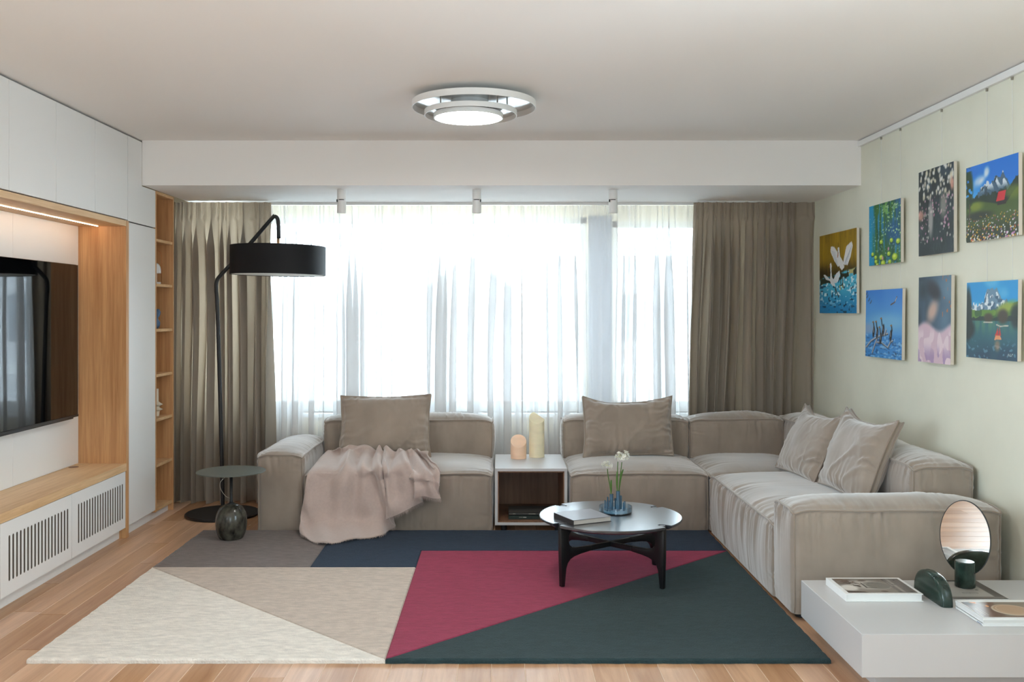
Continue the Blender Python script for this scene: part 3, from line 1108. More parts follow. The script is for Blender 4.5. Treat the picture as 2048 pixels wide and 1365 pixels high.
# ------------------------------------------------------------------ throw blanket
cols = [
    [(400, 212), (310, 250), (200, 370), (85, 535), (50, 760), (8, 1000), (12, 1180)],
    [(440, 210), (400, 260), (300, 400), (180, 520), (140, 780), (110, 1050), (110, 1250)],
    [(490, 215), (470, 290), (430, 420), (330, 540), (290, 800), (270, 1080), (260, 1290)],
    [(560, 172), (570, 280), (540, 400), (470, 540), (430, 820), (410, 1080), (410, 1275)],
    [(700, 185), (690, 290), (640, 420), (600, 550), (570, 820), (550, 1060), (560, 1255)],
    [(840, 205), (790, 300), (740, 430), (720, 560), (700, 820), (700, 1050), (720, 1225)],
    [(890, 212), (850, 300), (830, 440), (830, 560), (850, 800), (870, 1020), (900, 1210)],
    [(930, 212), (915, 310), (910, 440), (930, 560), (960, 800), (990, 1000), (1010, 1150)],
    [(960, 214), (965, 310), (965, 440), (985, 560), (1010, 800), (1060, 980), (1088, 1095)],
    [(975, 215), (972, 310), (972, 440), (978, 560), (982, 760), (982, 920), (975, 1025)],
    [(1060, 222), (1060, 310), (1060, 430), (1080, 550), (1090, 720), (1095, 860), (1100, 965)],
    [(1170, 232), (1165, 310), (1180, 430), (1200, 540), (1210, 680), (1230, 800), (1245, 900)],
    [(1230, 235), (1250, 310), (1270, 430), (1300, 540), (1330, 650), (1360, 740), (1395, 815)],
    [(1245, 225), (1270, 300), (1285, 420), (1292, 520), (1296, 610), (1298, 690), (1295, 775)],
    [(1300, 215), (1350, 290), (1390, 400), (1420, 500), (1420, 590), (1415, 670), (1400, 760)],
    [(1370, 225), (1430, 300), (1490, 400), (1530, 490), (1520, 590), (1515, 680), (1510, 775)],
    [(1430, 255), (1480, 340), (1535, 430), (1588, 525), (1580, 620), (1575, 700), (1600, 787)]]
lay = [0] * 8 + [-0.012] + [0.034] * 3 + [0.010] + [0.050] * 4
net = np.zeros((len(cols), 7, 3))
for i, c in enumerate(cols):
    for r, (qx, qy) in enumerate(c):
        px, py = 600 + qx / 5.687, 860 + qy / 5.687
        if r == 0:
            D = DZ(py, 0.508)
        elif r == 1:
            D = DZ(py, 0.468)
        elif r == 2:
            D = DZ(py, 0.436)
        else:
            D = (6.162, 6.142, 6.12, 6.10)[r - 3]
            if r >= 5:
                zf = 0.036
                if PZ(py, D) < zf + (0.05 if r == 5 else 0):
                    D = DZ(py, zf + (0.05 if r == 5 else 0))
                elif r == 6:
                    D = 6.125
        D -= lay[i] * (0.5 if r < 3 else 1)
        if r <= 2:
            D = min(D, 6.575)
        net[i, r] = (PX(px, D), D, PZ(py, D))


def cr(P_, n):
    """Catmull-Rom along axis 0, n samples per span"""
    K = len(P_)
    out = []
    for i in range(K - 1):
        p0, p1, p2, p3 = P_[max(i - 1, 0)], P_[i], P_[i + 1], P_[min(i + 2, K - 1)]
        for k in range(n):
            t_ = k / n
            out.append(0.5 * (2 * p1 + (p2 - p0) * t_ + (2 * p0 - 5 * p1 + 4 * p2 - p3) * t_ ** 2 + (3 * p1 - p0 - 3 * p2 + p3) * t_ ** 3))
    out.append(P_[-1])
    return np.array(out)


seg = [cr(net[0:9], 12), cr(net[9:13], 14), cr(net[13:17], 13)]
full = np.concatenate([seg[0], seg[1], seg[2]])                 # (columns, rows, 3)
full = cr(full.transpose(1, 0, 2), 16)                          # (rows, columns, 3)
NR, NC, _ = full.shape
du_ = np.gradient(full, axis=1)
dv_ = np.gradient(full, axis=0)
nrm = np.cross(du_, dv_)
nrm /= np.linalg.norm(nrm, axis=2, keepdims=True) + 1e-9
nrm *= np.where(nrm[..., 1:2] > 0, -1, 1)
ss = np.linspace(0, 1, NC)[None, :] * np.ones((NR, 1))
tt_ = np.linspace(0, 1, NR)[:, None] * np.ones((1, NC))
fold = 0.020 * (np.sin(2 * math.pi * (7.5 * ss - 0.9 * tt_ + 0.7 * vn2(ss * 5, tt_ * 3, 5))) * (0.4 + vn2(ss * 4, tt_ * 2, 6)))
fold += 0.034 * np.maximum(0, np.sin(2 * math.pi * (4.2 * ss + 2.2 * tt_ * (0.4 - ss) + 0.5 * vn2(ss * 4, tt_ * 4, 8)))) ** 3 * sm(tt_, 0.0, 0.1) * (1 - sm(tt_, 0.5, 0.85))
fold += 0.006 * (vn2(ss * 26, tt_ * 14, 9) - 0.5)
fold *= (0.45 + 0.55 * (1 - sm(tt_, 0.6, 1.0)))
full = full + nrm * fold[..., None]
# keep the blanket in front of the seat, the arm and above the rug
su_ = np.clip((full[..., 0] + 1.302) / 1.252, 0, 1)
sv_ = np.clip((full[..., 1] - 6.205) / 0.865, 0, 1)
ztop = ZS + 0.052 * (1 - np.abs(2 * su_ - 1) ** 6.2) * (1 - np.abs(2 * sv_ - 1) ** 4.3) + 0.010
full[..., 2] = np.where(full[..., 1] > 6.195, np.maximum(full[..., 2], ztop), full[..., 2])
full[..., 0] = np.where(full[..., 1] > 6.19, np.maximum(full[..., 0], -1.278), full[..., 0])
zz_ = full[..., 2]
full[..., 1] = np.where((zz_ < 0.40), np.minimum(full[..., 1], 6.168), full[..., 1])
full[..., 2] = np.maximum(full[..., 2], 0.030)
th = thing('throw_blanket', 'pale pink wool throw with a fringed hem hanging off the sofa seat', 'blanket', (-0.95, 6.2, 0.03))
o = from_np('cloth', full.reshape(-1, 3), grid_faces(NR, NC), MW['throw'], th)
md = o.modifiers.new('thickness', 'SOLIDIFY')
md.thickness = 0.004
md.offset = 0
hem = full[-1]
prev = full[-4]
V, Fc = [], []
for k in range(0, NC - 1):
    if k in (len(seg[0]) - 1, len(seg[0]) + len(seg[1]) - 1):
        continue
    for q in range(2):
        a_ = hem[k] + (hem[k + 1] - hem[k]) * (q / 2 + 0.06)
        b_ = hem[k] + (hem[k + 1] - hem[k]) * (q / 2 + 0.38)
        dr = hem[k] - prev[k]
        dr = dr / (np.linalg.norm(dr) + 1e-9) * R.uniform(0.014, 0.030)
        tip = (a_ + b_) / 2 + dr + np.array([R.uniform(-.004, .004), R.uniform(-.004, .0), R.uniform(-.002, .003)])
        tip[2] = max(tip[2], 0.027)
        n0 = len(V)
        V += [a_, b_, tip, tip + np.array([0.0006, 0, 0])]
        Fc.append((n0, n0 + 1, n0 + 3, n0 + 2))
fo = from_np('fringe', V, Fc, MW['throw'], th)
fo['kind'] = 'stuff'

# ------------------------------------------------------------------ rug
RX0, RX1, RY0, RY1, RZ = -1.968, 1.376, 3.885, 6.19, 0.021
YG, YC_, XM = 5.29, 5.657, -0.477


def rug_mat(name, c):
    m = mat(name, rgb(*c), 0.97, spec=0.05, sheen=0.08, var=((20, 60, 20), 0.13, 10), bump=((130, 210, 130), 1.0, 0.006))
    return m


rug = thing('rug', 'wool rug of cream, beige, grey, navy, crimson and dark green colour fields', 'rug', (-0.3, 5.0, 0))
pieces = [
    ('cream field', (236, 230, 220), [(RX0, RY0), (XM, RY0), (RX0, YG)]),
    ('beige field', (204, 190, 177), [(RX0, YG), (XM, RY0), (XM, YG)]),
    ('grey field', (128, 119, 116), [(RX0, YG), (-1.078, YG), (-1.09, RY1), (RX0, RY1)]),
    ('navy field', (46, 60, 78), [(-1.078, YG), (XM, YG), (XM, YC_), (RX1, YC_), (RX1, RY1), (-1.09, RY1)]),
    ('crimson field', (152, 60, 84), [(XM, RY0), (RX1, YC_), (XM, YC_)]),
    ('dark green field', (50, 66, 68), [(XM, RY0), (RX1, RY0), (RX1, YC_)])]


def rug_piece(name, c, poly):
    b = bmesh.new()
    # subdivide the outline, extrude, pinch the seams, roughen the rim
    n = len(poly)
    pts = []
    for k in range(n):
        p, q = Vector((*poly[k], 0)), Vector((*poly[(k + 1) % n], 0))
        mN = max(2, int((q - p).length / 0.03))
        for j in range(mN):
            w_ = p.lerp(q, j / mN)
            dd = (q - p).normalized()
            nn = Vector((-dd.y, dd.x, 0))
            outer = abs(w_.x - RX0) < 1e-4 or abs(w_.x - RX1) < 1e-4 or abs(w_.y - RY0) < 1e-4 or abs(w_.y - RY1) < 1e-4
            if j > 0 and outer:
                w_ = w_ + nn * R.uniform(-0.0025, 0.0025)
            pts.append(w_)
    lo = [b.verts.new((p.x, p.y, 0.0006)) for p in pts]
    c0 = Vector((sum(p.x for p in pts) / len(pts), sum(p.y for p in pts) / len(pts), 0))
    md_ = [b.verts.new((p.x, p.y, RZ - 0.007)) for p in pts]
    f = b.faces.new(md_)
    K = len(pts)
    for k in range(K):
        b.faces.new((lo[k], lo[(k + 1) % K], md_[(k + 1) % K], md_[k]))
    bmesh.ops.recalc_face_normals(b, faces=list(b.faces))
    r = bmesh.ops.inset_region(b, faces=[f], thickness=0.006, depth=0)
    tops = [v for v in f.verts]
    for v in tops:
        v.co.z = RZ
    bmesh.ops.triangulate(b, faces=[f])
    me = bpy.data.meshes.new('rug_section')
    b.to_mesh(me)
    b.free()
    o = mesh_obj('rug_section', me, rug_mat('wool_' + name.replace(' ', '_'), c), rug)
    o['label'] = name.replace(' field', ' wool section')
    return o


for p in pieces:
    rug_piece(*p)

# ------------------------------------------------------------------ cube side table between the sofas
ct = thing('cube_table', 'white open-front cube table lined with brown wood between the two sofas', 'table', (0.208, 6.57, 0))
QX0, QX1, QY0, QY1, QZ0, QZ1 = -0.034, 0.447, 6.215, 6.842, 0.046, 0.424
t_ = 0.019
m = MB()
m.box(QX0, QX1, QY0, QY1, QZ1 - t_, QZ1, 0.001).box(QX0, QX1, QY0, QY1, QZ0, QZ0 + t_, 0.001)
m.box(QX0, QX0 + t_, QY0, QY1, QZ0 + t_, QZ1 - t_).box(QX1 - t_, QX1, QY0, QY1, QZ0 + t_, QZ1 - t_)
m.build('shell', MW['grey_lacquer'], ct)
li = t_ + 0.007
m = MB()
a0, a1, c0, c1 = QX0 + t_, QX1 - t_, QZ0 + t_, QZ1 - t_
m.box(a0, a1, QY0 + 0.002, QY1 - 0.04, c1 - 0.007, c1).box(a0, a1, QY0 + 0.002, QY1 - 0.04, c0, c0 + 0.007)
m.box(a0, a0 + 0.007, QY0 + 0.002, QY1 - 0.04, c0, c1).box(a1 - 0.007, a1, QY0 + 0.002, QY1 - 0.04, c0, c1)
m.box(a0, a1, QY1 - 0.06, QY1 - 0.04, c0, c1)
m.build('lining', MW['walnut'], ct)
for fx in (QX0 + 0.06, QX1 - 0.06):
    for fy in (QY0 + 0.06, QY1 - 0.06):
        MB().cyl(fx, fy, 0.0, QZ0, 0.02, 16).build('foot', MW['black'], ct)


# vertex-painted prints -------------------------------------------------
class Paint:
    def __init__(self, nx, ny, base):
        self.U, self.V = np.meshgrid(np.linspace(0, 1, nx), np.linspace(0, 1, ny))   # v up
        self.nx, self.ny = nx, ny
        self.I = np.ones((ny, nx, 3)) * np.array(base, float)

    def mix(self, col, mask):
        m_ = np.clip(mask, 0, 1)[..., None]
        self.I = self.I * (1 - m_) + np.asarray(col, float) * m_

    def ell(self, cx, cy, rx, ry, soft=0.25, rot=0.0):
        x_, y_ = self.U - cx, self.V - cy
        c_, s_ = math.cos(rot), math.sin(rot)
        x2, y2 = x_ * c_ + y_ * s_, -x_ * s_ + y_ * c_
        d_ = np.sqrt((x2 / rx) ** 2 + (y2 / ry) ** 2)
        return 1 - sm(d_, 1 - soft, 1 + soft)

    def poly(self, pts):
        ins = np.zeros(self.U.shape, bool)
        n = len(pts)
        for k in range(n):
            (xa, ya_), (xb, yb_) = pts[k], pts[(k + 1) % n]
            if abs(yb_ - ya_) < 1e-9:
                continue
            cond = ((ya_ > self.V) != (yb_ > self.V)) & (self.U < (xb - xa) * (self.V - ya_) / (yb_ - ya_) + xa)
            ins ^= cond
        return ins.astype(float)

    def stroke(self, pts, w):
        best = np.full(self.U.shape, 9.0)
        for (xa, ya_), (xb, yb_) in zip(pts[:-1], pts[1:]):
            dx, dy = xb - xa, yb_ - ya_
            t0 = np.clip(((self.U - xa) * dx + (self.V - ya_) * dy) / (dx * dx + dy * dy + 1e-12), 0, 1)
            best = np.minimum(best, np.hypot(self.U - xa - t0 * dx, self.V - ya_ - t0 * dy))
        return 1 - sm(best, w * 0.6, w * 1.3)

    def n(self, fx, fy, seed):
        return vn2(self.U * fx, self.V * fy, seed)

    def obj(self, name, pos, parent, material):
        """pos(U,V) -> xyz arrays"""
        P_ = pos(self.U, self.V)
        o = from_np(name, P_.reshape(-1, 3), grid_faces(self.ny, self.nx), material, parent, smooth=False)
        at = o.data.color_attributes.new('paint', 'FLOAT_COLOR', 'POINT')
        c = np.ones((self.nx * self.ny, 4))
        c[:, :3] = s2l(np.clip(self.I, 0, 255).reshape(-1, 3))
        at.data.foreach_set('color', c.ravel())
        return o


def flat(x0, x1, y0, y1, z):
    def f(U, V):
        return np.stack([x0 + U * (x1 - x0), y0 + V * (y1 - y0), np.full_like(U, z)], -1)
    return f


def quad(o_, eu, ev):
    o_, eu, ev = np.array(o_, float), np.array(eu, float), np.array(ev, float)
    return lambda U, V: o_ + U[..., None] * eu + V[..., None] * ev


# alabaster-like lamps on the cube table: cylinders sliced by a slanting plane
def sliced_lamp(label, cx, cy, r, zlow, zhigh, colr, glow, rz, second=None):
    b = bmesh.new()
    bmesh.ops.create_cone(b, cap_ends=True, segments=48, radius1=r, radius2=r, depth=zhigh * 2)
    for v in b.verts:
        v.co.z += zhigh
    # plane through the low front edge and the high back edge
    def cut(no, co):
        g = bmesh.ops.bisect_plane(b, geom=list(b.verts) + list(b.edges) + list(b.faces), plane_co=co, plane_no=no, clear_outer=True)
        es = [e for e in g['geom_cut'] if isinstance(e, bmesh.types.BMEdge)]
        bmesh.ops.contextual_create(b, geom=es)
    slope = (zhigh - zlow) / (2 * r)
    cut(Vector((0, -slope, 1)).normalized(), Vector((0, -r, zlow)))
    if second:
        cut(Vector(second[0]).normalized(), Vector(second[1]))
    es = [e for e in b.edges if len(e.link_faces) == 2 and e.calc_face_angle(0) > 0.35]
    bmesh.ops.bevel(b, geom=es, offset=0.0025, segments=2, affect='EDGES', profile=0.5)
    bmesh.ops.recalc_face_normals(b, faces=list(b.faces))
    b.transform(Matrix.Translation((cx, cy, QZ1)) @ Matrix.Rotation(rz, 4, 'Z'))
    me = bpy.data.meshes.new('glass_lamp')
    b.to_mesh(me)
    b.free()
    mm = mat('frosted_' + label.split()[0], rgb(*colr), 0.35, var=((9, 9, 22), 0.06, 3), emit=(rgb(*colr), glow))
    bs = mm.node_tree.nodes['Principled BSDF']
    bs.inputs['Subsurface Weight'].default_value = 0.3
    bs.inputs['Subsurface Radius'].default_value = (0.04, 0.03, 0.02)
    o = mesh_obj('table_lamp', me, mm)
    return tag(o, label, 'lamp')


sliced_lamp('peach glowing stone lamp with a slanted arched top on the cube table', PX(1037, 6.65), 6.65, 0.056, 0.085, 0.164, (240, 204, 174), 0.04, 0.0)
sliced_lamp('yellow tall cylinder lamp with a slanted arched top on the cube table', PX(1073.5, 6.715), 6.715, 0.055, 0.245, 0.322, (234, 224, 192), 0.05, 0.0,
            second=((0.75, 0.35, 0.7), (0.047, 0, 0.275)))


# books inside the cube table
def book(name, label, cat, x0, x1, y0, y1, z0, z1, cover, spine='ym', M=None, pages=MW['paper'], ct_=0.0025, extra=None):
    r = thing(name, label, cat, ((x0 + x1) / 2, (y0 + y1) / 2, z0))
    m = MB()
    m.box(x0, x1, y0, y1, z0, z0 + ct_, 0.0004, M=M).box(x0, x1, y0, y1, z1 - ct_, z1, 0.0004, M=M)
    if spine == 'ym':
        m.box(x0, x1, y0, y0 + ct_, z0, z1, 0.0004, M=M)
    elif spine == 'xm':
        m.box(x0, x0 + ct_, y0, y1, z0, z1, 0.0004, M=M)
    elif spine == 'yp':
        m.box(x0, x1, y1 - ct_, y1, z0, z1, 0.0004, M=M)
    m.build('cover', cover, r)
    e = 0.004
    MB().box(x0 + e, x1 - e, y0 + e, y1 - e, z0 + ct_, z1 - ct_, 0, M=M).build('pages', pages, r)
    return r


zb = QZ0 + li
g_green = mat('dark_green_cloth', rgb(24, 40, 34), 0.6)
g_grey = mat('charcoal_cloth', rgb(74, 72, 69), 0.6)
light_ink = mat('light_ink', rgb(214, 212, 202), 0.6)
pale_ink = mat('pale_ink', rgb(150, 146, 132), 0.6)
bx0, bx1 = PX(1017, 6.27), PX(1017, 6.27) + 0.30
b1 = book('book', 'thick dark green book lying under a grey book in the cube table', 'book', bx0, bx1, 6.275, 6.50, zb, zb + 0.028, g_green)
m = MB()
for k in range(7):
    m.box(bx0 + 0.071 + k * 0.0036, bx0 + 0.0738 + k * 0.0036, 6.2735, 6.2752, zb + 0.0125, zb + 0.0165)
m.build('spine_lettering', pale_ink, b1)
m = MB()
for k in range(6):
    m.box(bx0 + 0.0990 + k * 0.0036, bx0 + 0.1020 + k * 0.0036, 6.2735, 6.2752, zb + 0.0125, zb + 0.0165)
m.build('spine_lettering', light_ink, b1)
z2 = zb + 0.0285
b2 = book('book', 'charcoal grey book lying on the green book in the cube table', 'book', bx0 + 0.002, bx1 - 0.004, 6.279, 6.50, z2, z2 + 0.016, g_grey)
m = MB()
for k in range(4):
    m.box(bx0 + 0.030 + k * 0.0045, bx0 + 0.0335 + k * 0.0045, 6.2775, 6.2792, z2 + 0.006, z2 + 0.0105)
m.build('spine_lettering', pale_ink, b2)
m = MB()
for k in range(10):
    m.box(bx0 + 0.136 + k * 0.0046, bx0 + 0.1396 + k * 0.0046, 6.2775, 6.2792, z2 + 0.006, z2 + 0.0105)
m.build('spine_lettering', pale_ink, b2)

# ------------------------------------------------------------------ coffee table
TCX, TCY, TZ, TR = 0.604, 5.122, 0.352, 0.388
tb = thing('coffee_table', 'round black wooden coffee table with notched top and crossed stretchers', 'table', (TCX, TCY, RZ))
LA = [math.atan2(-0.219, -0.290), math.atan2(-0.244, 0.236), math.atan2(0.219, 0.290), math.atan2(0.244, -0.236)]
out = []
NTH = 480
for k in range(NTH):
    a = 2 * math.pi * k / NTH
    r = TR
    for la in LA:
        dphi = (a - la + math.pi) % (2 * math.pi) - math.pi
        off = abs(dphi) * TR
        if off < 0.0225:
            # U-shaped notch down to 0.332
            r = min(r, 0.346 - math.sqrt(max(0, 0.0225 ** 2 - off ** 2)) * 0.9 + 0.0)
        elif off < 0.030:
            r = min(r, TR - 0.004 * ((0.030 - off) / 0.0075) ** 2)
    out.append((TCX + r * math.cos(a), TCY + r * math.sin(a)))
b = bmesh.new()
def ring(z, sc):
    return [b.verts.new((TCX + (x_ - TCX) * sc, TCY + (y_ - TCY) * sc, z)) for x_, y_ in out]
r0, r1, r2, r3 = ring(TZ, 0.992), ring(TZ - 0.003, 1.0), ring(TZ - 0.012, 1.0), ring(TZ - 0.022, 0.95)
for a_, c_ in ((r0, r1), (r1, r2), (r2, r3)):
    for k in range(NTH):
        b.faces.new((a_[k], c_[k], c_[(k + 1) % NTH], a_[(k + 1) % NTH]))
b.faces.new(r0)
b.faces.new(r3[::-1])
bmesh.ops.recalc_face_normals(b, faces=list(b.faces))
me = bpy.data.meshes.new('table_top')
b.to_mesh(me)
b.free()
top_m = mat('black_table_top', rgb(38, 40, 46), 0.28, spec=1.0, var=((5, 60, 5), 0.2, 4), coat=1.0, crough=0.2)
mesh_obj('table_top', me, top_m, tb)
RL = 0.349


def arc(c, r, a0, a1, n=10):
    return [(c[0] + r * math.cos(a0 + (a1 - a0) * k / n), c[1] + r * math.sin(a0 + (a1 - a0) * k / n)) for k in range(n + 1)]


zl = RZ
for la in LA:
    # outline in (s, z): s = distance from the table's middle
    pts = [(RL + 0.017, TZ - 0.008), (RL + 0.016, 0.2), (RL + 0.010, zl), (RL - 0.011, zl)]
    pts += [(RL - 0.018, 0.085), (RL - 0.022, 0.115), (RL - 0.032, 0.140), (RL - 0.050, 0.158), (RL - 0.080, 0.169), (RL - 0.125, 0.176), (0.15, 0.182)]
    pts += [(0.15, 0.208), (RL - 0.125, 0.2105), (RL - 0.088, 0.214), (RL - 0.062, 0.221), (RL - 0.045, 0.236), (RL - 0.038, 0.258), (RL - 0.040, 0.285), (RL - 0.054, 0.304), (RL - 0.080, 0.316), (RL - 0.080, TZ - 0.0225), (RL - 0.017, TZ - 0.0225), (RL - 0.017, TZ - 0.008)]
    M_ = Matrix.Translation((TCX, TCY, 0)) @ Matrix.Rotation(la, 4, 'Z')
    m = MB().prism(pts, 'y', -0.013, 0.013, 0.004, 2, M=M_)
    m.cyl(RL, 0, TZ - 0.03, TZ - 0.001, 0.0165, 24, 0.002, M=M_)
    m.build('leg', MW['black_wood'], tb, auto=0.6)
for la in LA[:2]:
    M_ = Matrix.Translation((TCX, TCY, 0)) @ Matrix.Rotation(la, 4, 'Z')
    MB().prism([(-0.151, 0.182), (0.151, 0.182), (0.151, 0.208), (-0.151, 0.208)], 'y', -0.012, 0.012, 0.004, 2, M=M_).build('stretcher', MW['black_wood'], tb)

# book on the coffee table
Mb = Matrix.Translation((0.382, 4.864, 0)) @ Matrix.Rotation(math.radians(25.2), 4, 'Z')
cov = mat('grey_book_cover', rgb(120, 118, 122), 0.3, spec=0.5)
dk = mat('dark_book_spine', rgb(52, 48, 48), 0.5)
bk = thing('book', 'dark-spined hardback book lying on the round coffee table', 'book', (0.45, 5.0, TZ))
MB().box(0, 0.232, 0, 0.215, TZ + 0.0245, TZ + 0.027, 0.0006, M=Mb).build('cover', cov, bk)
MB().box(0, 0.232, 0, 0.215, TZ, TZ + 0.0025, 0.0006, M=Mb).box(0, 0.003, 0, 0.215, TZ + 0.002, TZ + 0.0245, 0.0006, M=Mb).build('spine', dk, bk)
MB().box(0.003, 0.228, 0.004, 0.211, TZ + 0.0025, TZ + 0.0245, 0, M=Mb).build('pages', mat('book_pages', rgb(196, 188, 180), 0.8), bk)

# glass dish with tubes
DX, DY = PX(1231, 5.19), 5.19
vg = glass_mat('pale_blue_glass', (0.93, 0.97, 0.99, 1), 0.10)
vs = thing('tube_vase', 'clear glass dish of upright blue glass tubes on the coffee table', 'vase', (DX, DY, TZ))
rd_ = 0.0925
MB().lathe([(0, TZ + 0.0005), (rd_ - 0.003, TZ + 0.0005), (rd_, TZ + 0.003), (rd_, TZ + 0.036), (rd_ - 0.003, TZ + 0.036), (rd_ - 0.003, TZ + 0.006), (0, TZ + 0.006)], DX, DY, 56).build('dish', vg, vs, auto=0.5)
MB().cyl(DX, DY, TZ + 0.0065, TZ + 0.012, rd_ - 0.0045, 48).build('refraction_disc', mat('refraction_blue', rgb(128, 172, 200), 0.08, spec=0.8), vs, auto=0.5)  # opaque disc whose pale blue paints the refractions in the dish floor
blue = mat('blue_glass_tube', rgb(62, 98, 122), 0.08, spec=0.7, coat=0.5)
tubes = [(390, 805, 70, 0.0), (510, 750, 72, -0.01), (275, 920, 26, 0.0), (310, 945, 32, -0.03), (322, 860, 28, 0.03), (352, 930, 24, 0.02), (362, 960, 30, -0.035),
         (460, 885, 30, 0.02), (482, 920, 26, -0.045), (562, 835, 36, 0.03), (547, 860, 20, 0.012), (615, 960, 36, -0.02), (632, 940, 26, 0.0)]
tube_pos = []
for zx, zy, zw, dy in tubes:
    px, py = 1180 + zx / 9.1, 900 + zy / 9.1
    D = DY + dy
    X, ztop, r = PX(px, D), PZ(py, D), zw / 9.1 * D / F / 2
    z0 = TZ + 0.0065
    MB().lathe([(0, z0), (r, z0), (r, ztop), (r * 0.72, ztop), (r * 0.72, ztop - 0.012), (0, ztop - 0.012)], X, D, 20).build('tube', blue, vs, auto=0.5)
    tube_pos.append((X, D, ztop, r))

# paperwhite flowers
stem_m = mat('green_stem', rgb(74, 112, 40), 0.5)
petal_m = mat('white_petal', rgb(244, 244, 238), 0.7)
heart_m = mat('pale_flower_heart', rgb(226, 222, 190), 0.6)


def flower(label, base, pts, head, hr, nbl, leaf=None, seed=1):
    rr = random.Random(seed)
    r = thing('flower', label, 'flower', base)
    path = smooth_path([base] + pts, 6)
    MB().tube(path, [0.0034 - 0.0012 * k / len(path) for k in range(len(path))], 8).build('stem', stem_m, r, smooth=True)
    mh = MB()
    for k in range(nbl):
        a = rr.uniform(0, 2 * math.pi)
        e = rr.uniform(-0.35, 1.35)
        d_ = Vector((math.cos(a) * math.cos(e), math.sin(a) * math.cos(e) * 0.8, math.sin(e)))
        c = Vector(head) + d_ * hr * rr.uniform(0.55, 1.0)
        # blossom: six petals and a small cup
        q = d_.to_track_quat('Z', 'Y').to_matrix().to_4x4()
        m = MB()
        sz = rr.uniform(0.0075, 0.0105)
        for j in range(6):
            M_ = Matrix.Translation(c) @ q @ Matrix.Rotation(j * math.pi / 3 + rr.uniform(-.2, .2), 4, 'Z') @ Matrix.Rotation(rr.uniform(-0.35, 0.1), 4, 'Y')
            b = bmesh.new()
            vs_ = [b.verts.new(p) for p in ((0.001, 0, 0), (sz * 0.6, -sz * 0.33, 0.001), (sz * 1.2, 0, 0.002), (sz * 0.6, sz * 0.33, 0.001), (sz * .6, 0, -0.0012))]
            for f_ in ((0, 1, 4), (1, 2, 4), (2, 3, 4), (3, 0, 4)):
                b.faces.new([vs_[i_] for i_ in f_])
            m._merge(b, M_)
        m.build('blossom', petal_m, r)
        mh.lathe([(0.0, 0), (0.0022, 0.001), (0.0026, 0.003)], 0, 0, 6, M=Matrix.Translation(c) @ q)
        mh.tube([tuple(head), tuple(Vector(head).lerp(c, 0.5)), tuple(c)], 0.0007, 4)
    mh.build('flower_hearts', heart_m, r)
    if leaf:
        p = smooth_path(leaf, 6)
        n = len(p)
        V, Fc = [], []
        for k, q in enumerate(p):
            w_ = 0.0055 * math.sin(math.pi * min(1, 0.15 + 0.85 * (1 - k / (n - 1)))) + 0.0004
            V += [q + Vector((-w_, 0.002, 0)), q + Vector((0, -0.0012, 0)), q + Vector((w_, 0.002, 0))]
        for k in range(n - 1):
            i_ = 3 * k
            Fc += [(i_, i_ + 1, i_ + 4, i_ + 3), (i_ + 1, i_ + 2, i_ + 5, i_ + 4)]
        from_np('leaf', [tuple(v) for v in V], Fc, stem_m, r)
    return r


def zp(zx, zy, D):
    return Vector((PX(1180 + zx / 9.1, D), D, PZ(900 + zy / 9.1, D)))


t0, t1 = tube_pos[0], tube_pos[1]
flower('short white narcissus leaning out of the lower wide tube', (t0[0], t0[1], t0[2] - 0.012), [zp(360, 640, t0[1]), zp(330, 480, t0[1]), zp(318, 350, t0[1])], zp(300, 290, t0[1]), 0.030, 17,
       leaf=[zp(386, 830, t0[1]), zp(384, 700, t0[1]), zp(386, 550, t0[1])], seed=4)
flower('upright white narcissus with a straight stem in the tallest tube', (t1[0] - 0.004, t1[1], t1[2] - 0.012), [zp(496, 600, t1[1]), zp(500, 400, t1[1]), zp(508, 215, t1[1])], zp(535, 135, t1[1]), 0.033, 19,
       leaf=[zp(495, 770, t1[1]), zp(492, 600, t1[1]), zp(496, 400, t1[1])], seed=9)
flower('tall white narcissus with a bent leaf, bowing sideways from the tallest tube', (t1[0] + 0.006, t1[1] + 0.004, t1[2] - 0.012), [zp(540, 600, t1[1]), zp(560, 400, t1[1]), zp(580, 225, t1[1])], zp(615, 150, t1[1]), 0.040, 20,
       leaf=[zp(530, 770, t1[1]), zp(556, 520, t1[1]), zp(604, 358, t1[1])], seed=21)

# ------------------------------------------------------------------ side table with a stone foot
SX, SY = PX(462.5, 5.96), 5.96
st = thing('side_table', 'round green-grey metal side table on an egg-shaped mottled stone foot', 'side table', (SX, SY, RZ))
prof = [(0, RZ + 0.0005), (0.062, RZ + 0.0005), (0.078, RZ + 0.012), (0.092, RZ + 0.05), (0.0985, RZ + 0.095), (0.096, RZ + 0.135), (0.086, RZ + 0.172), (0.068, RZ + 0.200), (0.045, RZ + 0.216), (0.022, RZ + 0.2215), (0, RZ + 0.222)]
pp = smooth_path([(r_, 0, z_) for r_, z_ in prof], 4)
MB().lathe([(max(p.x, 0), p.z) for p in pp], SX, SY, 56).build('stone_foot', MW['stone'], st, smooth=True)
MB().lathe([(0.022, RZ + 0.219), (0.024, RZ + 0.224), (0.012, RZ + 0.230), (0.0095, RZ + 0.24), (0.0095, 0.446), (0, 0.446)], SX, SY, 24).build('stem', MW['black'], st, smooth=True)
MB().lathe([(0, 0.4455), (0.21, 0.4455), (0.2145, 0.4475), (0.2145, 0.4505), (0.213, 0.452), (0, 0.452)], SX, SY, 72).build('table_top', MW['green_metal'], st, auto=0.5)

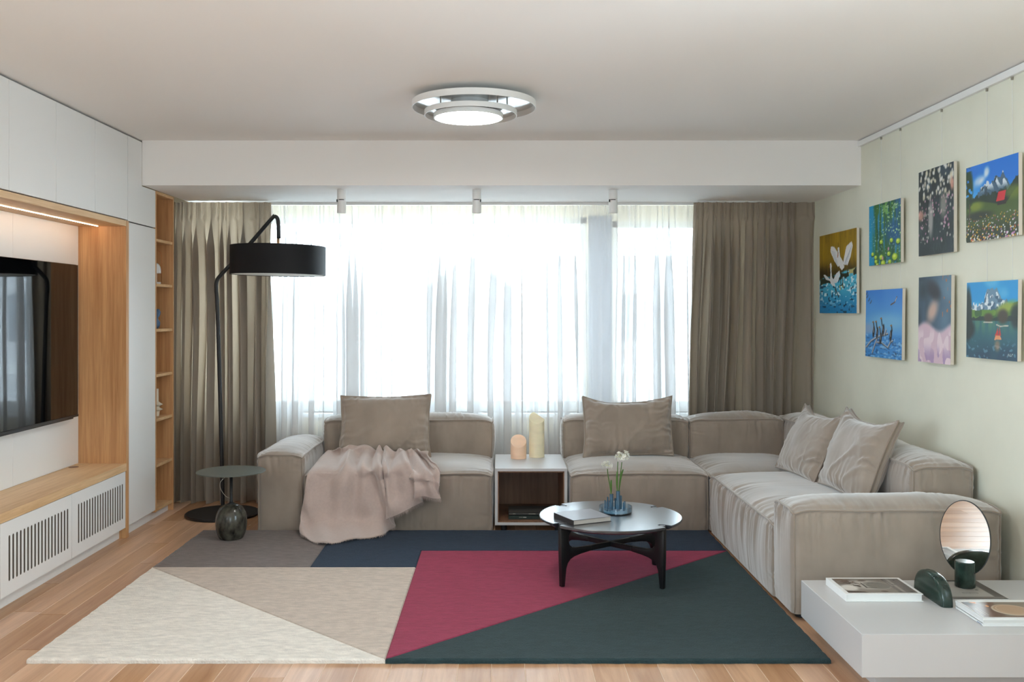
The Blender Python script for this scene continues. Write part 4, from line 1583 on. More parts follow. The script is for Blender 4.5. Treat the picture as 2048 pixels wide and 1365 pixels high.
# ------------------------------------------------------------------ floor lamp
LX, LY = -2.005, 6.755
lamp = thing('floor_lamp', 'black arched floor lamp with a wide drum shade over a round base', 'lamp', (LX, LY, 0))
MB().lathe([(0, 0.0005), (0.256, 0.0005), (0.262, 0.004), (0.262, 0.014), (0.255, 0.020), (0, 0.021)], LX, LY, 72).build('base', MW['black'], lamp, auto=0.6)
k_ = LY / F
def lp(px, py, dy=0.0):
    return (PX(px, LY), LY + dy, PZ(py, LY))
path = smooth_path([(PX(446, LY), LY, 0.02), lp(443, 900), lp(439, 750), lp(434.5, 610), lp(432.5, 580), lp(434, 562), lp(444, 548), lp(490, 499), lp(543, 438), lp(549, 433.5), lp(554, 436), lp(556.5, 446), lp(557.5, 477)], 7)
MB().tube(path, 0.0165 * 0.85, 14).build('pole', MW['black'], lamp, smooth=True)
sxc, zt, zb_ = PX(556.5, LY), 1.940, 1.733
MB().cyl(sxc, LY, zt - 0.04, PZ(475, LY), 0.010, 18).build('connector', MW['brass'], lamp, smooth=True)
MS = rot_about((sxc, LY, (zt + zb_) / 2), 'Y', math.radians(0.7))
shade_m = mat('black_shade_cloth', rgb(11, 12, 16), 0.6, spec=0.3, bump=((400, 400, 400), 0.1, 0.001))
MB().lathe([(0.334, zb_), (0.338, zb_), (0.338, zt), (0.334, zt), (0.334, zb_)], sxc, LY, 96, M=MS).build('shade', shade_m, lamp, auto=0.6)
MB().cyl(sxc, LY, zb_ + 0.004, zb_ + 0.008, 0.333, 72, M=MS).build('diffuser', mat('lamp_diffuser', rgb(240, 238, 232), 0.8), lamp)
m = MB()
for a in (0.3, 2.39, 4.49):
    m.tube([(sxc, LY, zt - 0.035), (sxc + 0.334 * math.cos(a), LY + 0.334 * math.sin(a), zt - 0.03)], 0.003, 6)
m.build('spider', MW['black'], lamp)
# thin cord curling by the lamp
cp = [(PX(441, 6.6), 6.74, PZ(960, 6.6)), (PX(436, 6.6), 6.66, PZ(968, 6.6)), (PX(437, 6.5), 6.55, PZ(978, 6.55)), (PX(446, 6.4), 6.45, PZ(992, 6.45)), (PX(462, 6.3), 6.36, PZ(1006, 6.36)), (PX(476, 6.3), 6.34, 0.006), (PX(500, 6.4), 6.42, 0.004)]
wire = MB().tube(smooth_path(cp, 8), 0.0016, 6).build('power_cord', mat('clear_cord', rgb(205, 200, 190), 0.3), None, smooth=True)
tag(wire, 'thin pale cord curling down beside the black lamp pole', 'cord')

# ------------------------------------------------------------------ low white table and what stands on it
LZ = 0.2377
lt = thing('low_table', 'low white block table on a recessed plinth beside the sectional armrest', 'table', (1.9, 3.9, 0))
MB().box(1.3755, 2.425, 3.553, 4.272, 0.072, LZ, 0.0015).build('top_block', MW['grey_lacquer'], lt)
boxo('plinth', MW['grey_lacquer'], 1.46, 2.40, 3.64, 4.20, 0.0, 0.072, lt)

# picture book
pb_ = thing('photo_book', 'white hardback photo book with an interior picture on its cover', 'book', (1.63, 4.07, LZ))
BX0, BX1, BY0, BY1, BT = 1.463, 1.790, 3.953, 4.199, LZ + 0.032
MB().box(BX0, BX1, BY0, BY1, LZ + 0.0002, LZ + 0.003, 0.0005).box(BX0, BX1, BY0, BY1, BT - 0.003, BT, 0.0005).box(BX0, BX0 + 0.003, BY0, BY1, LZ + 0.002, BT - 0.002, 0.0005).build('cover', MW['white_gloss'], pb_)
MB().box(BX0 + 0.003, BX1 - 0.005, BY0 + 0.004, BY1 - 0.004, LZ + 0.003, BT - 0.003).build('pages', MW['paper'], pb_)
p = Paint(150, 110, (140, 130, 120))
p.mix((120, 112, 104), p.V)
p.mix((186, 180, 172), p.ell(0.42, 0.55, 0.26, 0.3, 0.5))
p.mix((92, 68, 54), p.ell(0.12, 0.8, 0.16, 0.16, 0.3) * (p.n(22, 18, 3) > 0.45))
p.mix((70, 56, 46), p.ell(0.2, 0.55, 0.12, 0.2, 0.3) * (p.n(18, 22, 4) > 0.5))
p.mix((214, 208, 200), p.ell(0.10, 0.35, 0.12, 0.2, 0.3))
p.mix((64, 50, 42), p.poly([(0.0, 0.0), (0.3, 0.0), (0.26, 0.08), (0, 0.14)]))
p.mix((150, 146, 138), p.ell(0.55, 0.5, 0.2, 0.26, 0.06))
p.mix((120, 116, 108), p.ell(0.57, 0.5, 0.17, 0.22, 0.06))
p.mix((60, 52, 46), p.stroke([(0.36, 0.68), (0.36, 0.34), (0.5, 0.34)], 0.012) + p.stroke([(0.4, 0.7), (0.54, 0.68)], 0.012))
p.mix((92, 78, 68), p.ell(0.55, 0.1, 0.05, 0.05, 0.3) + p.ell(0.42, 0.85, 0.06, 0.06, 0.3))
p.mix((108, 102, 98), sm(p.U, 0.72, 0.76))
for k in range(20):
    if k != 8:
        p.mix((176, 170, 164), p.stroke([(0.805, 0.94 - k * 0.045), (0.835, 0.94 - k * 0.045 - 0.02)], 0.011))
for k in range(9):
    p.mix((170, 164, 158), p.stroke([(0.765, 0.76 - k * 0.035), (0.775, 0.76 - k * 0.035 - 0.012)], 0.007))
p.mix((40, 36, 34), p.ell(0.91, 0.88, 0.018, 0.03) + p.stroke([(0.74, 0.94), (0.745, 0.85)], 0.012) + p.stroke([(0.93, 0.08), (0.95, 0.05)], 0.02))
p.obj('cover_picture', flat(BX0 + 0.018, BX1 - 0.014, BY0 + 0.018, BY1 - 0.016, BT + 0.0003), pb_, MW['print'])

# flat brochure beneath the mirror
br = thing('brochure', 'thin grey brochure lying flat under the round mirror foot', 'magazine', (2.05, 4.1, LZ))
boxo('pages', MW['paper'], 1.93, 2.165, 3.978, 4.262, LZ + 0.0002, LZ + 0.0032, br, 0.0003)
p = Paint(90, 100, (172, 168, 162))
p.mix((96, 92, 88), sm(p.U, 0.80, 0.84) + 0 * p.V)
p.mix((120, 114, 108), (p.V < 0.12).astype(float))
p.mix((74, 70, 66), (p.V < 0.02).astype(float) + (p.V > 0.9).astype(float))
p.mix((112, 106, 100), p.stroke([(0.35, 0.28), (0.62, 0.28), (0.62, 0.33), (0.35, 0.33), (0.35, 0.28)], 0.008) + p.stroke([(0.48, 0.28), (0.48, 0.33)], 0.006))
p.mix((40, 38, 36), p.ell(0.70, 0.46, 0.03, 0.02))
p.mix((88, 70, 60), p.poly([(0, 0.12), (0.10, 0.30), (0.10, 0.42), (0, 0.5)]))
p.obj('cover_picture', flat(1.930, 2.165, 3.978, 4.262, LZ + 0.0035), br, MW['print'])

# stack of magazines
MX0, MX1, MY0, MY1 = 1.882, 2.185, 3.642, 3.862
zz = LZ + 0.0002
names = ['white-spined magazine at the bottom of the low table pile', 'grey-white magazine in the middle of the low table pile', 'magazine with a brown plate photo on top of the low table pile']
for k, (hgt, lab) in enumerate(zip((0.0105, 0.0130, 0.0105), names)):
    dx, dy = (0.0, 0.001, -0.001)[k], (0.0, 0.002, 0.001)[k]
    mg = thing('magazine', lab, 'magazine', ((MX0 + MX1) / 2, (MY0 + MY1) / 2, zz), 'magazines piled on the low table')
    MB().box(MX0 + dx, MX1 + dx, MY0 + dy, MY1 + dy, zz, zz + 0.0012, 0.0003).box(MX0 + dx, MX1 + dx, MY0 + dy, MY1 + dy, zz + hgt - 0.0012, zz + hgt, 0.0003).box(MX0 + dx, MX0 + dx + 0.0012, MY0 + dy, MY1 + dy, zz, zz + hgt, 0.0003).build('cover', MW['white_gloss'], mg)
    MB().box(MX0 + dx + 0.001, MX1 + dx - 0.002, MY0 + dy + 0.0015, MY1 + dy - 0.0015, zz + 0.0012, zz + hgt - 0.0012).build('pages', mat('magazine_paper', rgb(214, 212, 208) if k == 1 else rgb(228, 227, 224), 0.7), mg)
    if k == 0:
        m = MB()
        for j in range(6):
            m.box(MX0 - 0.0006, MX0 + 0.001, MY0 + 0.012 + j * 0.006, MY0 + 0.016 + j * 0.006, zz + 0.003, zz + 0.0062)
        m.build('spine_lettering', mat('blue_grey_ink', rgb(120, 130, 150), 0.6), mg)
    zz += hgt + 0.0003
    if k == 2:
        p = Paint(150, 110, (108, 78, 62))
        p.mix((122, 88, 70), p.n(6, 5, 2) * 0.6)
        p.mix((132, 118, 104), sm(p.U - 0.25 * p.V, 0.18, 0.22) * sm(p.V, 0.05, 0.1))
        p.mix((106, 76, 60), p.ell(0.10, 0.45, 0.28, 0.5, 0.12))
        p.mix((205, 190, 170), p.ell(0.52, 0.47, 0.25, 0.36, 0.06))
        p.mix((176, 142, 112), p.ell(0.53, 0.49, 0.23, 0.33, 0.05))
        p.mix((206, 184, 156), p.ell(0.54, 0.5, 0.205, 0.285, 0.02) - p.ell(0.54, 0.5, 0.195, 0.27, 0.02))
        p.mix((178, 144, 114), p.ell(0.54, 0.5, 0.185, 0.26, 0.1))
        p.mix((235, 142, 70), p.poly([(0.08, 1.0), (0.27, 1.0), (0.30, 0.7), (0.27, 0.66), (0.2, 0.88)]))
        p.mix((250, 190, 120), p.stroke([(0.2, 0.93), (0.285, 0.70)], 0.015))
        p.mix((128, 110, 98), p.ell(0.24, 0.88, 0.055, 0.14, 0.2))
        p.mix((54, 36, 28), p.ell(0.06, 0.9, 0.06, 0.14, 0.3))
        for j in range(7):
            p.mix((178, 160, 142), p.stroke([(0.10, 0.6 - j * 0.07), (0.105, 0.565 - j * 0.07)], 0.006) + p.stroke([(0.06, 0.55 - j * 0.06), (0.065, 0.52 - j * 0.06)], 0.008))
        p.mix((236, 230, 222), (p.V > 0.9) * (p.U > 0.99))
        p.obj('cover_picture', flat(MX0 + 0.006, MX1 - 0.002, MY0 + 0.002, MY1 - 0.028, zz + 0.0002), mg, MW['print'])

# green marble finger vase: a half disc slab with holes in its ridge
fv = thing('marble_vase', 'dark green marble half-disc vase with round holes along its ridge', 'vase', (1.853, 4.0, LZ))
V, Fc = [], []
NU, NT = 56, 30
YV0, YV1, XV, TV, HV = 3.868, 4.150, 1.856, 0.0255, 0.112
for i in range(NU + 1):
    a = math.pi * i / NU
    ca, sa = math.cos(a), math.sin(a)
    # squarer half ellipse seen from the side
    yy = (YV0 + YV1) / 2 - (YV1 - YV0) / 2 * math.copysign(abs(ca) ** 0.78, ca)
    zz2 = HV * abs(sa) ** 0.86
    for j in range(NT + 1):
        bt = math.pi * j / NT
        cb_, sb_ = math.cos(bt), math.sin(bt)
        wx = TV * math.copysign(abs(cb_) ** 0.62, cb_)
        k2 = 0.80 + 0.20 * abs(sb_) ** 0.62
        V.append((XV + wx, (YV0 + YV1) / 2 + (yy - (YV0 + YV1) / 2) * k2, LZ + 0.0004 + zz2 * k2))
for i in range(NU):
    for j in range(NT):
        a = i * (NT + 1) + j
        Fc.append((a, a + 1, a + NT + 2, a + NT + 1))
Fc.append([i * (NT + 1) + NT for i in range(NU + 1)])
Fc.append([i * (NT + 1) for i in range(NU, -1, -1)])
me = bpy.data.meshes.new('body')
me.from_pydata(V, [], Fc)
me.update()
b = bmesh.new()
b.from_mesh(me)
bmesh.ops.recalc_face_normals(b, faces=list(b.faces))
b.to_mesh(me)
b.free()
vb = mesh_obj('body', me, MW['marble'], fv, smooth=True)
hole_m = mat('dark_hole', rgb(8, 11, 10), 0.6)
for a in (0.72, 1.10, 1.46, 1.82, 2.18):
    ca, sa = math.cos(a), math.sin(a)
    yy = (YV0 + YV1) / 2 - (YV1 - YV0) / 2 * math.copysign(abs(ca) ** 0.78, ca)
    z2_ = LZ + HV * abs(sa) ** 0.86
    a2 = a + 0.01
    y3 = (YV0 + YV1) / 2 - (YV1 - YV0) / 2 * math.copysign(abs(math.cos(a2)) ** 0.78, math.cos(a2))
    z3 = LZ + HV * abs(math.sin(a2)) ** 0.86
    tan = Vector((0, y3 - yy, z3 - z2_)).normalized()
    nor = Vector((0, -tan.z, tan.y))
    if nor.z < 0:
        nor = -nor
    q = nor.to_track_quat('Z', 'Y').to_matrix().to_4x4()
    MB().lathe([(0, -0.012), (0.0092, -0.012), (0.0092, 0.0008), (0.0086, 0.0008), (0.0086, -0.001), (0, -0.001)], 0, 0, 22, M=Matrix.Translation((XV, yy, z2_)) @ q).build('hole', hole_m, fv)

# mirror on a marble foot
MXc, MYc, MZ = 2.068, 4.158, LZ + 0.0042
mi = thing('table_mirror', 'oval mirror with a thin black rim standing in a green marble cylinder', 'mirror', (MXc, MYc, MZ))
MB().lathe([(0, MZ), (0.040, MZ), (0.0425, MZ + 0.003), (0.0425, MZ + 0.109), (0.040, MZ + 0.113), (0, MZ + 0.113)], MXc, MYc, 40).build('foot', MW['marble'], mi, auto=0.5)
ang = math.atan2(-0.70, -0.715)             # direction the glass faces
nv = Vector((math.cos(ang), math.sin(ang), 0))
tv_ = Vector((-nv.y, nv.x, 0))
zc = LZ + 0.222
def oval(rx, ry, offn, n=72):
    return [Vector((MXc, MYc, zc)) + tv_ * (rx * math.cos(2 * math.pi * k / n)) + Vector((0, 0, ry * math.sin(2 * math.pi * k / n))) + nv * offn for k in range(n)]
ex, ey = 0.108, 0.166
b = bmesh.new()
b.faces.new([b.verts.new(p) for p in oval(ex - 0.003, ey - 0.003, 0.0036)])
mm = MB()
mm._merge(b)
mm.build('glass', MW['mirror'], mi)
b = bmesh.new()
ra, rb_, rc, rdd = ([b.verts.new(p) for p in oval(ex - 0.0032, ey - 0.0032, 0.0040)], [b.verts.new(p) for p in oval(ex, ey, 0.0040)],
                    [b.verts.new(p) for p in oval(ex, ey, -0.0040)], [b.verts.new(p) for p in oval(ex - 0.0032, ey - 0.0032, -0.0040)])
for u_, w_ in ((ra, rb_), (rb_, rc), (rc, rdd)):
    for k in range(72):
        b.faces.new((u_[k], w_[k], w_[(k + 1) % 72], u_[(k + 1) % 72]))
b.faces.new(rdd)
mm = MB()
mm._merge(b)
mm.build('rim', MW['black'], mi)
q_ = Matrix.Translation((MXc, MYc, 0)) @ Matrix.Rotation(ang + math.pi / 2, 4, 'Z')
m = MB()
m.prism([(0.0395 * math.cos(t_), 0.0395 * math.sin(t_)) for t_ in np.linspace(math.asin(0.0045 / 0.0395), math.pi - math.asin(0.0045 / 0.0395), 20)], 'z', MZ + 0.1132, MZ + 0.1140, M=q_)
m.prism([(0.0395 * math.cos(t_), 0.0395 * math.sin(t_)) for t_ in np.linspace(-math.asin(0.0045 / 0.0395), -math.pi + math.asin(0.0045 / 0.0395), 20)], 'z', MZ + 0.1132, MZ + 0.1140, M=q_)
m.build('foot_cap', mat('polished_stone_top', rgb(120, 128, 122), 0.12), mi)

# ------------------------------------------------------------------ ceiling lamp
cl = thing('ceiling_lamp', 'white ceiling lamp of three stepped offset rings with a lit disc', 'lamp', (-0.139, 5.0, ZC))
def pan(name, cx, cy, r, z0, z1, rin):
    """shallow upside-down dish: white wall, polished floor inside"""
    MB().lathe([(r - 0.004, z0), (r, z0), (r, z1), (rin, z1), (rin, z1 - 0.003), (r - 0.004, z1 - 0.003), (r - 0.004, z0)], cx, cy, 96).build(name, MW['white_gloss'], cl, auto=0.5)
    MB().lathe([(r - 0.005, z1 - 0.0035), (rin * 0.8, z1 - 0.0045)], cx, cy, 96).build('reflector', MW['chrome'], cl, smooth=True)
MB().cyl(-0.139, 5.0, 2.585, ZC, 0.12, 48).build('canopy', MW['white_gloss'], cl, auto=0.5)
pan('outer_ring', -0.139, 5.0, 0.331, 2.553, 2.587, 0.10)
pan('middle_ring', -0.155, 4.955, 0.245, 2.503, 2.530, 0.10)
MB().cyl(-0.160, 4.95, 2.525, 2.586, 0.10, 40).build('stem', MW['white_gloss'], cl, auto=0.5)
MB().lathe([(0.176, 2.486), (0.183, 2.486), (0.183, 2.510), (0, 2.510)], -0.167, 4.935, 80).build('inner_ring', MW['white_gloss'], cl, auto=0.5)
MB().cyl(-0.167, 4.935, 2.487, 2.490, 0.176, 80).build('light_disc', mat('lit_diffuser', rgb(255, 255, 255), 0.6, emit=((1.0, 0.97, 0.94, 1), 40.0)), cl)
for (cx_, cy_, rr_, za, zb2) in ((-0.15, 4.97, 0.215, 2.528, 2.584), (-0.163, 4.94, 0.165, 2.508, 2.528)):
    for a in (0.5, 2.1, 3.9, 5.4):
        MB().cyl(cx_ + rr_ * math.cos(a), cy_ + rr_ * math.sin(a), za, zb2, 0.004, 10).build('spacer', MW['chrome'], cl)

# spot lights under the beam
for k, px in enumerate((683, 953.5, 1226)):
    X = PX(px, 6.55)
    lab = ('white cylinder spotlight under the beam beside the floor lamp shade', 'white cylinder spotlight under the beam, the middle one of three', 'white cylinder spotlight under the beam nearer the plaster wall')[k]
    sp = thing('spotlight', lab, 'lamp', (X, 6.55, ZB), 'spotlights under the beam')
    r = 0.0315
    MB().cyl(X, 6.55, ZB - 0.068, ZB - 0.0005, r * 0.98, 32, 0.001).build('mount', MW['white_gloss'], sp, auto=0.5)
    MB().cyl(X, 6.55, ZB - 0.0735, ZB - 0.0675, r * 0.6, 24).build('joint', MW['black'], sp, auto=0.5)
    sx = (-1, 1, -1)[k]
    boxo('joint_notch', MW['black'], X + sx * r * 0.86 - 0.004, X + sx * r * 0.86 + 0.004, 6.522, 6.53, ZB - 0.088, ZB - 0.070, sp, 0)
    Mt = rot_about((X, 6.55, ZB - 0.073), 'X', math.radians(3))
    MB().lathe([(0, ZB - 0.073), (r, ZB - 0.073), (r, ZB - 0.163), (r - 0.003, ZB - 0.163), (r - 0.003, ZB - 0.150), (0, ZB - 0.150)], X, 6.55, 32, M=Mt).build('head', MW['white_gloss'], sp, auto=0.5)
    MB().cyl(X, 6.55, ZB - 0.156, ZB - 0.151, r - 0.0035, 28, M=Mt).build('lens', MW['black'], sp, auto=0.5)

# ------------------------------------------------------------------ paintings on the plaster wall
XF = 2.402
def painting(label, yf, yn, z0, z1, P_, tilt=0.0):
    """yf = far edge, yn = near edge"""
    r = thing('painting', label, 'painting', (XF + 0.015, (yf + yn) / 2, z0))
    dz = z1 - z0
    dx = -math.sin(tilt) * dz
    e_v = Vector((dx * -1, 0, dz))
    # tilted: the top leans out, the foot rests on the wall (or the reverse)
    o_ = (XF, yf, z0)
    ax_ = XF
    M_ = rot_about((XF, 0, z1), 'Y', tilt)
    MB().box(XF + 0.0006, XF + 0.019, yn, yf, z0, z1, 0.0015, M=M_).build('canvas', MW['canvas'], r)
    def pos(U, V):
        y_ = yf + U * (yn - yf)
        z_ = z0 + V * (z1 - z0)
        pts = np.stack([np.full_like(U, XF), y_, z_], -1)
        A_ = np.array(M_)
        return pts @ A_[:3, :3].T + A_[:3, 3]
    P_.obj('picture', pos, r, MW['paint'])
    return r


# herons
p = Paint(150, 120, (150, 118, 20))
st_ = p.n(70, 3, 1)
p.mix((186, 150, 30), st_ * 0.8)
p.mix((120, 92, 14), (p.n(110, 4, 2) > 0.62) * 0.6)
p.mix((44, 34, 14), sm(-p.V, -0.72, -0.46) * (0.5 + 0.5 * p.n(60, 5, 3)))
wl = 0.43 + 0.10 * p.U + 0.03 * p.n(9, 3, 4)
wat = sm(wl - p.V, 0, 0.02)
p.mix((78, 184, 214), wat)
p.mix((28, 130, 186), wat * sm(0.32 - p.V, -0.05, 0.3))
p.mix((206, 232, 238), wat * (p.n(26, 40, 5) > 0.70) * sm(p.V, 0.02, 0.25))
p.mix((22, 72, 104), wat * (p.n(22, 50, 6) > 0.78))
p.mix((46, 58, 40), wat * (p.V > wl - 0.09) * (p.n(18, 26, 7) > 0.45))
p.mix((196, 184, 120), (p.V > wl - 0.06) * wat * (p.U > 0.8) * (p.n(16, 16, 8) > 0.5))
def hz(x_, y_):
    u = (x_ - 85) / 337
    yt, yb2 = 155 - 85 * u, 858 - 13 * u
    return (u, 1 - (y_ - yt) / (yb2 - yt))
wh = (238, 238, 236)
sh_ = (176, 186, 196)
for pl in ([(262, 430), (225, 370), (192, 290), (195, 245), (225, 245), (255, 290), (282, 400)], [(305, 405), (318, 330), (335, 240), (380, 192), (390, 230), (372, 330), (345, 410)],
           [(262, 300), (258, 255), (272, 245), (280, 330), (308, 380), (318, 430), (296, 460), (276, 430)]):
    p.mix(wh, p.poly([hz(*q) for q in pl]))
for k in range(8):
    p.mix(sh_, p.stroke([hz(320 + 2 * k, 395 - 6 * k), hz(340 + 6 * k, 400 - 24 * k)], 0.004) * 0.7)
    p.mix(sh_, p.stroke([hz(262 - 4 * k, 410 - 16 * k), hz(240 - 6 * k, 390 - 15 * k)], 0.004) * 0.7)
for pl in ([(185, 410), (196, 390), (204, 420), (200, 470), (206, 520), (230, 580), (240, 610), (205, 600), (186, 560), (192, 480)], [(122, 505), (140, 505), (190, 545), (185, 558), (150, 550)],
           [(215, 555), (245, 490), (275, 462), (280, 500), (262, 560), (240, 580)]):
    p.mix((226, 230, 232), p.poly([hz(*q) for q in pl]))
dkb = (52, 46, 34)
for a_, b_ in (((290, 455), (286, 580)), ((306, 455), (304, 600)), ((236, 620), (240, 680)), ((236, 620), (268, 705))):
    p.mix(dkb, p.stroke([hz(*a_), hz(*b_)], 0.008))
p.mix((196, 160, 50), p.stroke([hz(276, 600), hz(284, 632)], 0.010) + p.stroke([hz(300, 600), hz(306, 612)], 0.010))
p.mix((170, 96, 30), p.stroke([hz(262, 300), hz(258, 340)], 0.009) + p.stroke([hz(186, 422), hz(178, 434)], 0.008))
p.mix((24, 60, 84), p.stroke([(0.86, 0.10), (0.875, 0.07), (0.89, 0.10), (0.905, 0.07)], 0.005) + p.stroke([(0.92, 0.09), (0.95, 0.075)], 0.004))
painting('painting of two white herons over blue water under a gold sky', 7.027, 6.297, 1.457, 2.034, p)

# lily pond
p = Paint(130, 110, (40, 130, 170))
p.mix((24, 150, 196), sm(0.3 - p.U, -0.1, 0.25))
p.mix((58, 112, 44), sm(p.n(26, 3, 11), 0.35, 0.6) * sm(p.U, 0.05, 0.25))
p.mix((26, 84, 60), sm(p.n(34, 4, 12), 0.5, 0.75) * sm(p.U, 0.1, 0.3) * 0.9)
p.mix((22, 90, 140), p.ell(0.78, 0.5, 0.25, 0.2, 0.6) * 0.9 + p.ell(0.95, 0.92, 0.15, 0.2, 0.6) * 0.8)
p.mix((120, 176, 96), (p.n(20, 22, 13) > 0.6) * p.ell(0.65, 0.9, 0.25, 0.12, 0.5))
p.mix((198, 224, 226), (p.n(30, 46, 14) > 0.86) * 0.6)
rr = random.Random(5)
pads = [(0.12, 0.19), (0.22, 0.13), (0.23, 0.06), (0.40, 0.12, 0.06), (0.27, 0.0), (0.46, 0.02, 0.07), (0.67, 0.03, 0.05), (0.82, 0.10, 0.08), (0.72, 0.37, 0.05), (0.92, 0.34, 0.06), (0.64, 0.16, 0.05), (0.40, 0.37, 0.05)]
for q in pads:
    rr_ = q[2] if len(q) > 2 else 0.045
    p.mix((20, 54, 44), p.ell(q[0], q[1] - 0.015, rr_, rr_ * 0.75))
    p.mix((176, 206, 44), p.ell(q[0], q[1], rr_, rr_ * 0.7))
    p.mix((222, 232, 110), p.ell(q[0] - 0.01, q[1] + 0.012, rr_ * 0.5, rr_ * 0.3, 0.5))
for k in range(34):
    a_, b_ = rr.uniform(0.45, 1.0), rr.uniform(0.45, 0.95)
    p.mix((150, 196, 140), p.ell(a_, b_, 0.022, 0.014))
    p.mix((214, 230, 170), p.ell(a_, b_ + 0.006, 0.012, 0.006))
p.mix((214, 140, 176), p.ell(0.63, 0.24, 0.02, 0.03) + p.ell(0.45, 0.1, 0.02, 0.03))
painting('painting of yellow-green lily pads on a blue pond', 6.085, 5.604, 1.764, 2.149, p)

# dark garden of blossoms (plain generic flowers)
p = Paint(110, 130, (34, 46, 52))
p.mix((20, 32, 30), p.n(7, 7, 21))
p.mix((44, 62, 74), sm(p.n(9, 10, 22), 0.55, 0.8) * sm(p.V, 0.4, 0.9))
rr = random.Random(12)
for k in range(230):
    a_, b_ = rr.random(), rr.random()
    top_ = b_ > 0.66
    if b_ < 0.14 or (0.35 < a_ < 0.62 and 0.2 < b_ < 0.45):
        continue
    c_ = rr.choice([(226, 216, 190), (206, 196, 176), (236, 232, 224)]) if top_ else rr.choice([(206, 140, 176), (224, 176, 196), (196, 120, 150), (214, 206, 196)])
    s_ = rr.uniform(0.012, 0.034) if top_ else rr.uniform(0.008, 0.02)
    p.mix(c_, p.ell(a_, b_, s_, s_ * rr.uniform(0.6, 1.4), 0.5, rr.uniform(0, 3)) * 0.9)
for k in range(60):
    a_, b_ = rr.random(), rr.uniform(0, 0.5)
    p.mix((58, 84, 70), p.stroke([(a_, b_), (a_ + rr.uniform(-.05, .05), b_ + 0.07)], 0.005) * 0.6)
p.mix((206, 196, 190), p.ell(0.36, 0.42, 0.07, 0.2, 0.5) * 0.75)
p.mix((176, 170, 156), p.ell(0.72, 0.55, 0.09, 0.14, 0.6) * 0.7)
p.mix((212, 150, 130), p.ell(0.06, 0.48, 0.09, 0.06, 0.5) * 0.8 + p.ell(0.96, 0.76, 0.05, 0.07, 0.5) * 0.8)
painting('dark painting of pale and pink blossoms hanging over the pink and blue painting', 5.364, 4.950, 1.783, 2.263, p)

# alpine meadow with a red hut
p = Paint(150, 120, (20, 116, 214))
p.mix((70, 168, 232), sm(0.95 - p.V - 0.2 * p.U, 0, 0.4))
p.mix((214, 228, 240), p.ell(0.28, 0.80, 0.14, 0.07, 0.6, 0.5) * p.n(9, 9, 31) * 1.3 + p.ell(0.42, 0.88, 0.05, 0.06, 0.6) * 0.8)
ridge = 0.60 + 0.26 * np.maximum(0, 1 - np.abs(p.U - 0.72) / 0.16) * 0.85 + 0.15 * np.maximum(0, 1 - np.abs(p.U - 0.42) / 0.22) + 0.12 * np.maximum(0, 1 - np.abs(p.U - 0.58) / 0.1) + 0.05 * (p.n(40, 0.01, 32) - 0.5)
mt = (p.V < ridge) * (p.V > 0.5)
p.mix((70, 98, 120), mt)
p.mix((216, 226, 232), mt * (vn2(p.U * 16 + p.V * 10, p.V * 9 - p.U * 8, 33) > 0.56) * sm(p.V, 0.6, 0.7))
p.mix((40, 62, 74), mt * (vn2(p.U * 24 - p.V * 12, p.V * 12, 34) > 0.62))
tl_ = 0.56 + 0.05 * p.n(46, 0.01, 35) + 0.14 * sm(p.U, 0.75, 1.0)
p.mix((24, 44, 24), (p.V < tl_) * 1.0)
hill = 0.47 + 0.05 * np.sin(p.U * 5 + 0.5) + 0.17 * sm(p.U, 0.72, 1.0)
p.mix((72, 92, 30), sm(hill - p.V, 0, 0.02))
p.mix((124, 140, 40), p.ell(0.2, 0.46, 0.14, 0.06, 0.6) + 0.6 * p.ell(0.92, 0.55, 0.16, 0.08, 0.6))
p.mix((36, 44, 18), p.ell(0.25, 0.33, 0.25, 0.05, 0.6) + sm(0.30 - p.V, -0.05, 0.25) * 0.85)
p.mix((40, 30, 22), p.poly([(0.62, 0.42), (0.78, 0.42), (0.80, 0.5), (0.62, 0.48)]))
p.mix((206, 34, 44), p.poly([(0.60, 0.47), (0.75, 0.47), (0.78, 0.58), (0.64, 0.58)]))
p.mix((36, 62, 24), p.ell(0.05, 0.70, 0.09, 0.28, 0.3) * (p.n(26, 26, 36) > 0.35))
p.mix((90, 70, 50), p.stroke([(0.07, 0.2), (0.075, 0.5)], 0.008))
rr = random.Random(3)
for k in range(210):
    a_, b_ = rr.random(), rr.random() ** 1.3 * 0.33
    s_ = 0.016 - 0.026 * b_
    c_ = rr.choice([(240, 240, 236)] * 4 + [(236, 176, 40)] * 3 + [(206, 140, 190), (206, 80, 60)])
    p.mix(c_, p.ell(a_, b_, s_ * rr.uniform(0.5, 1), s_ * rr.uniform(0.5, 1.1), 0.4))
painting('painting of a flower meadow with a small red hut below mountains', 4.818, 4.332, 1.820, 2.204, p)

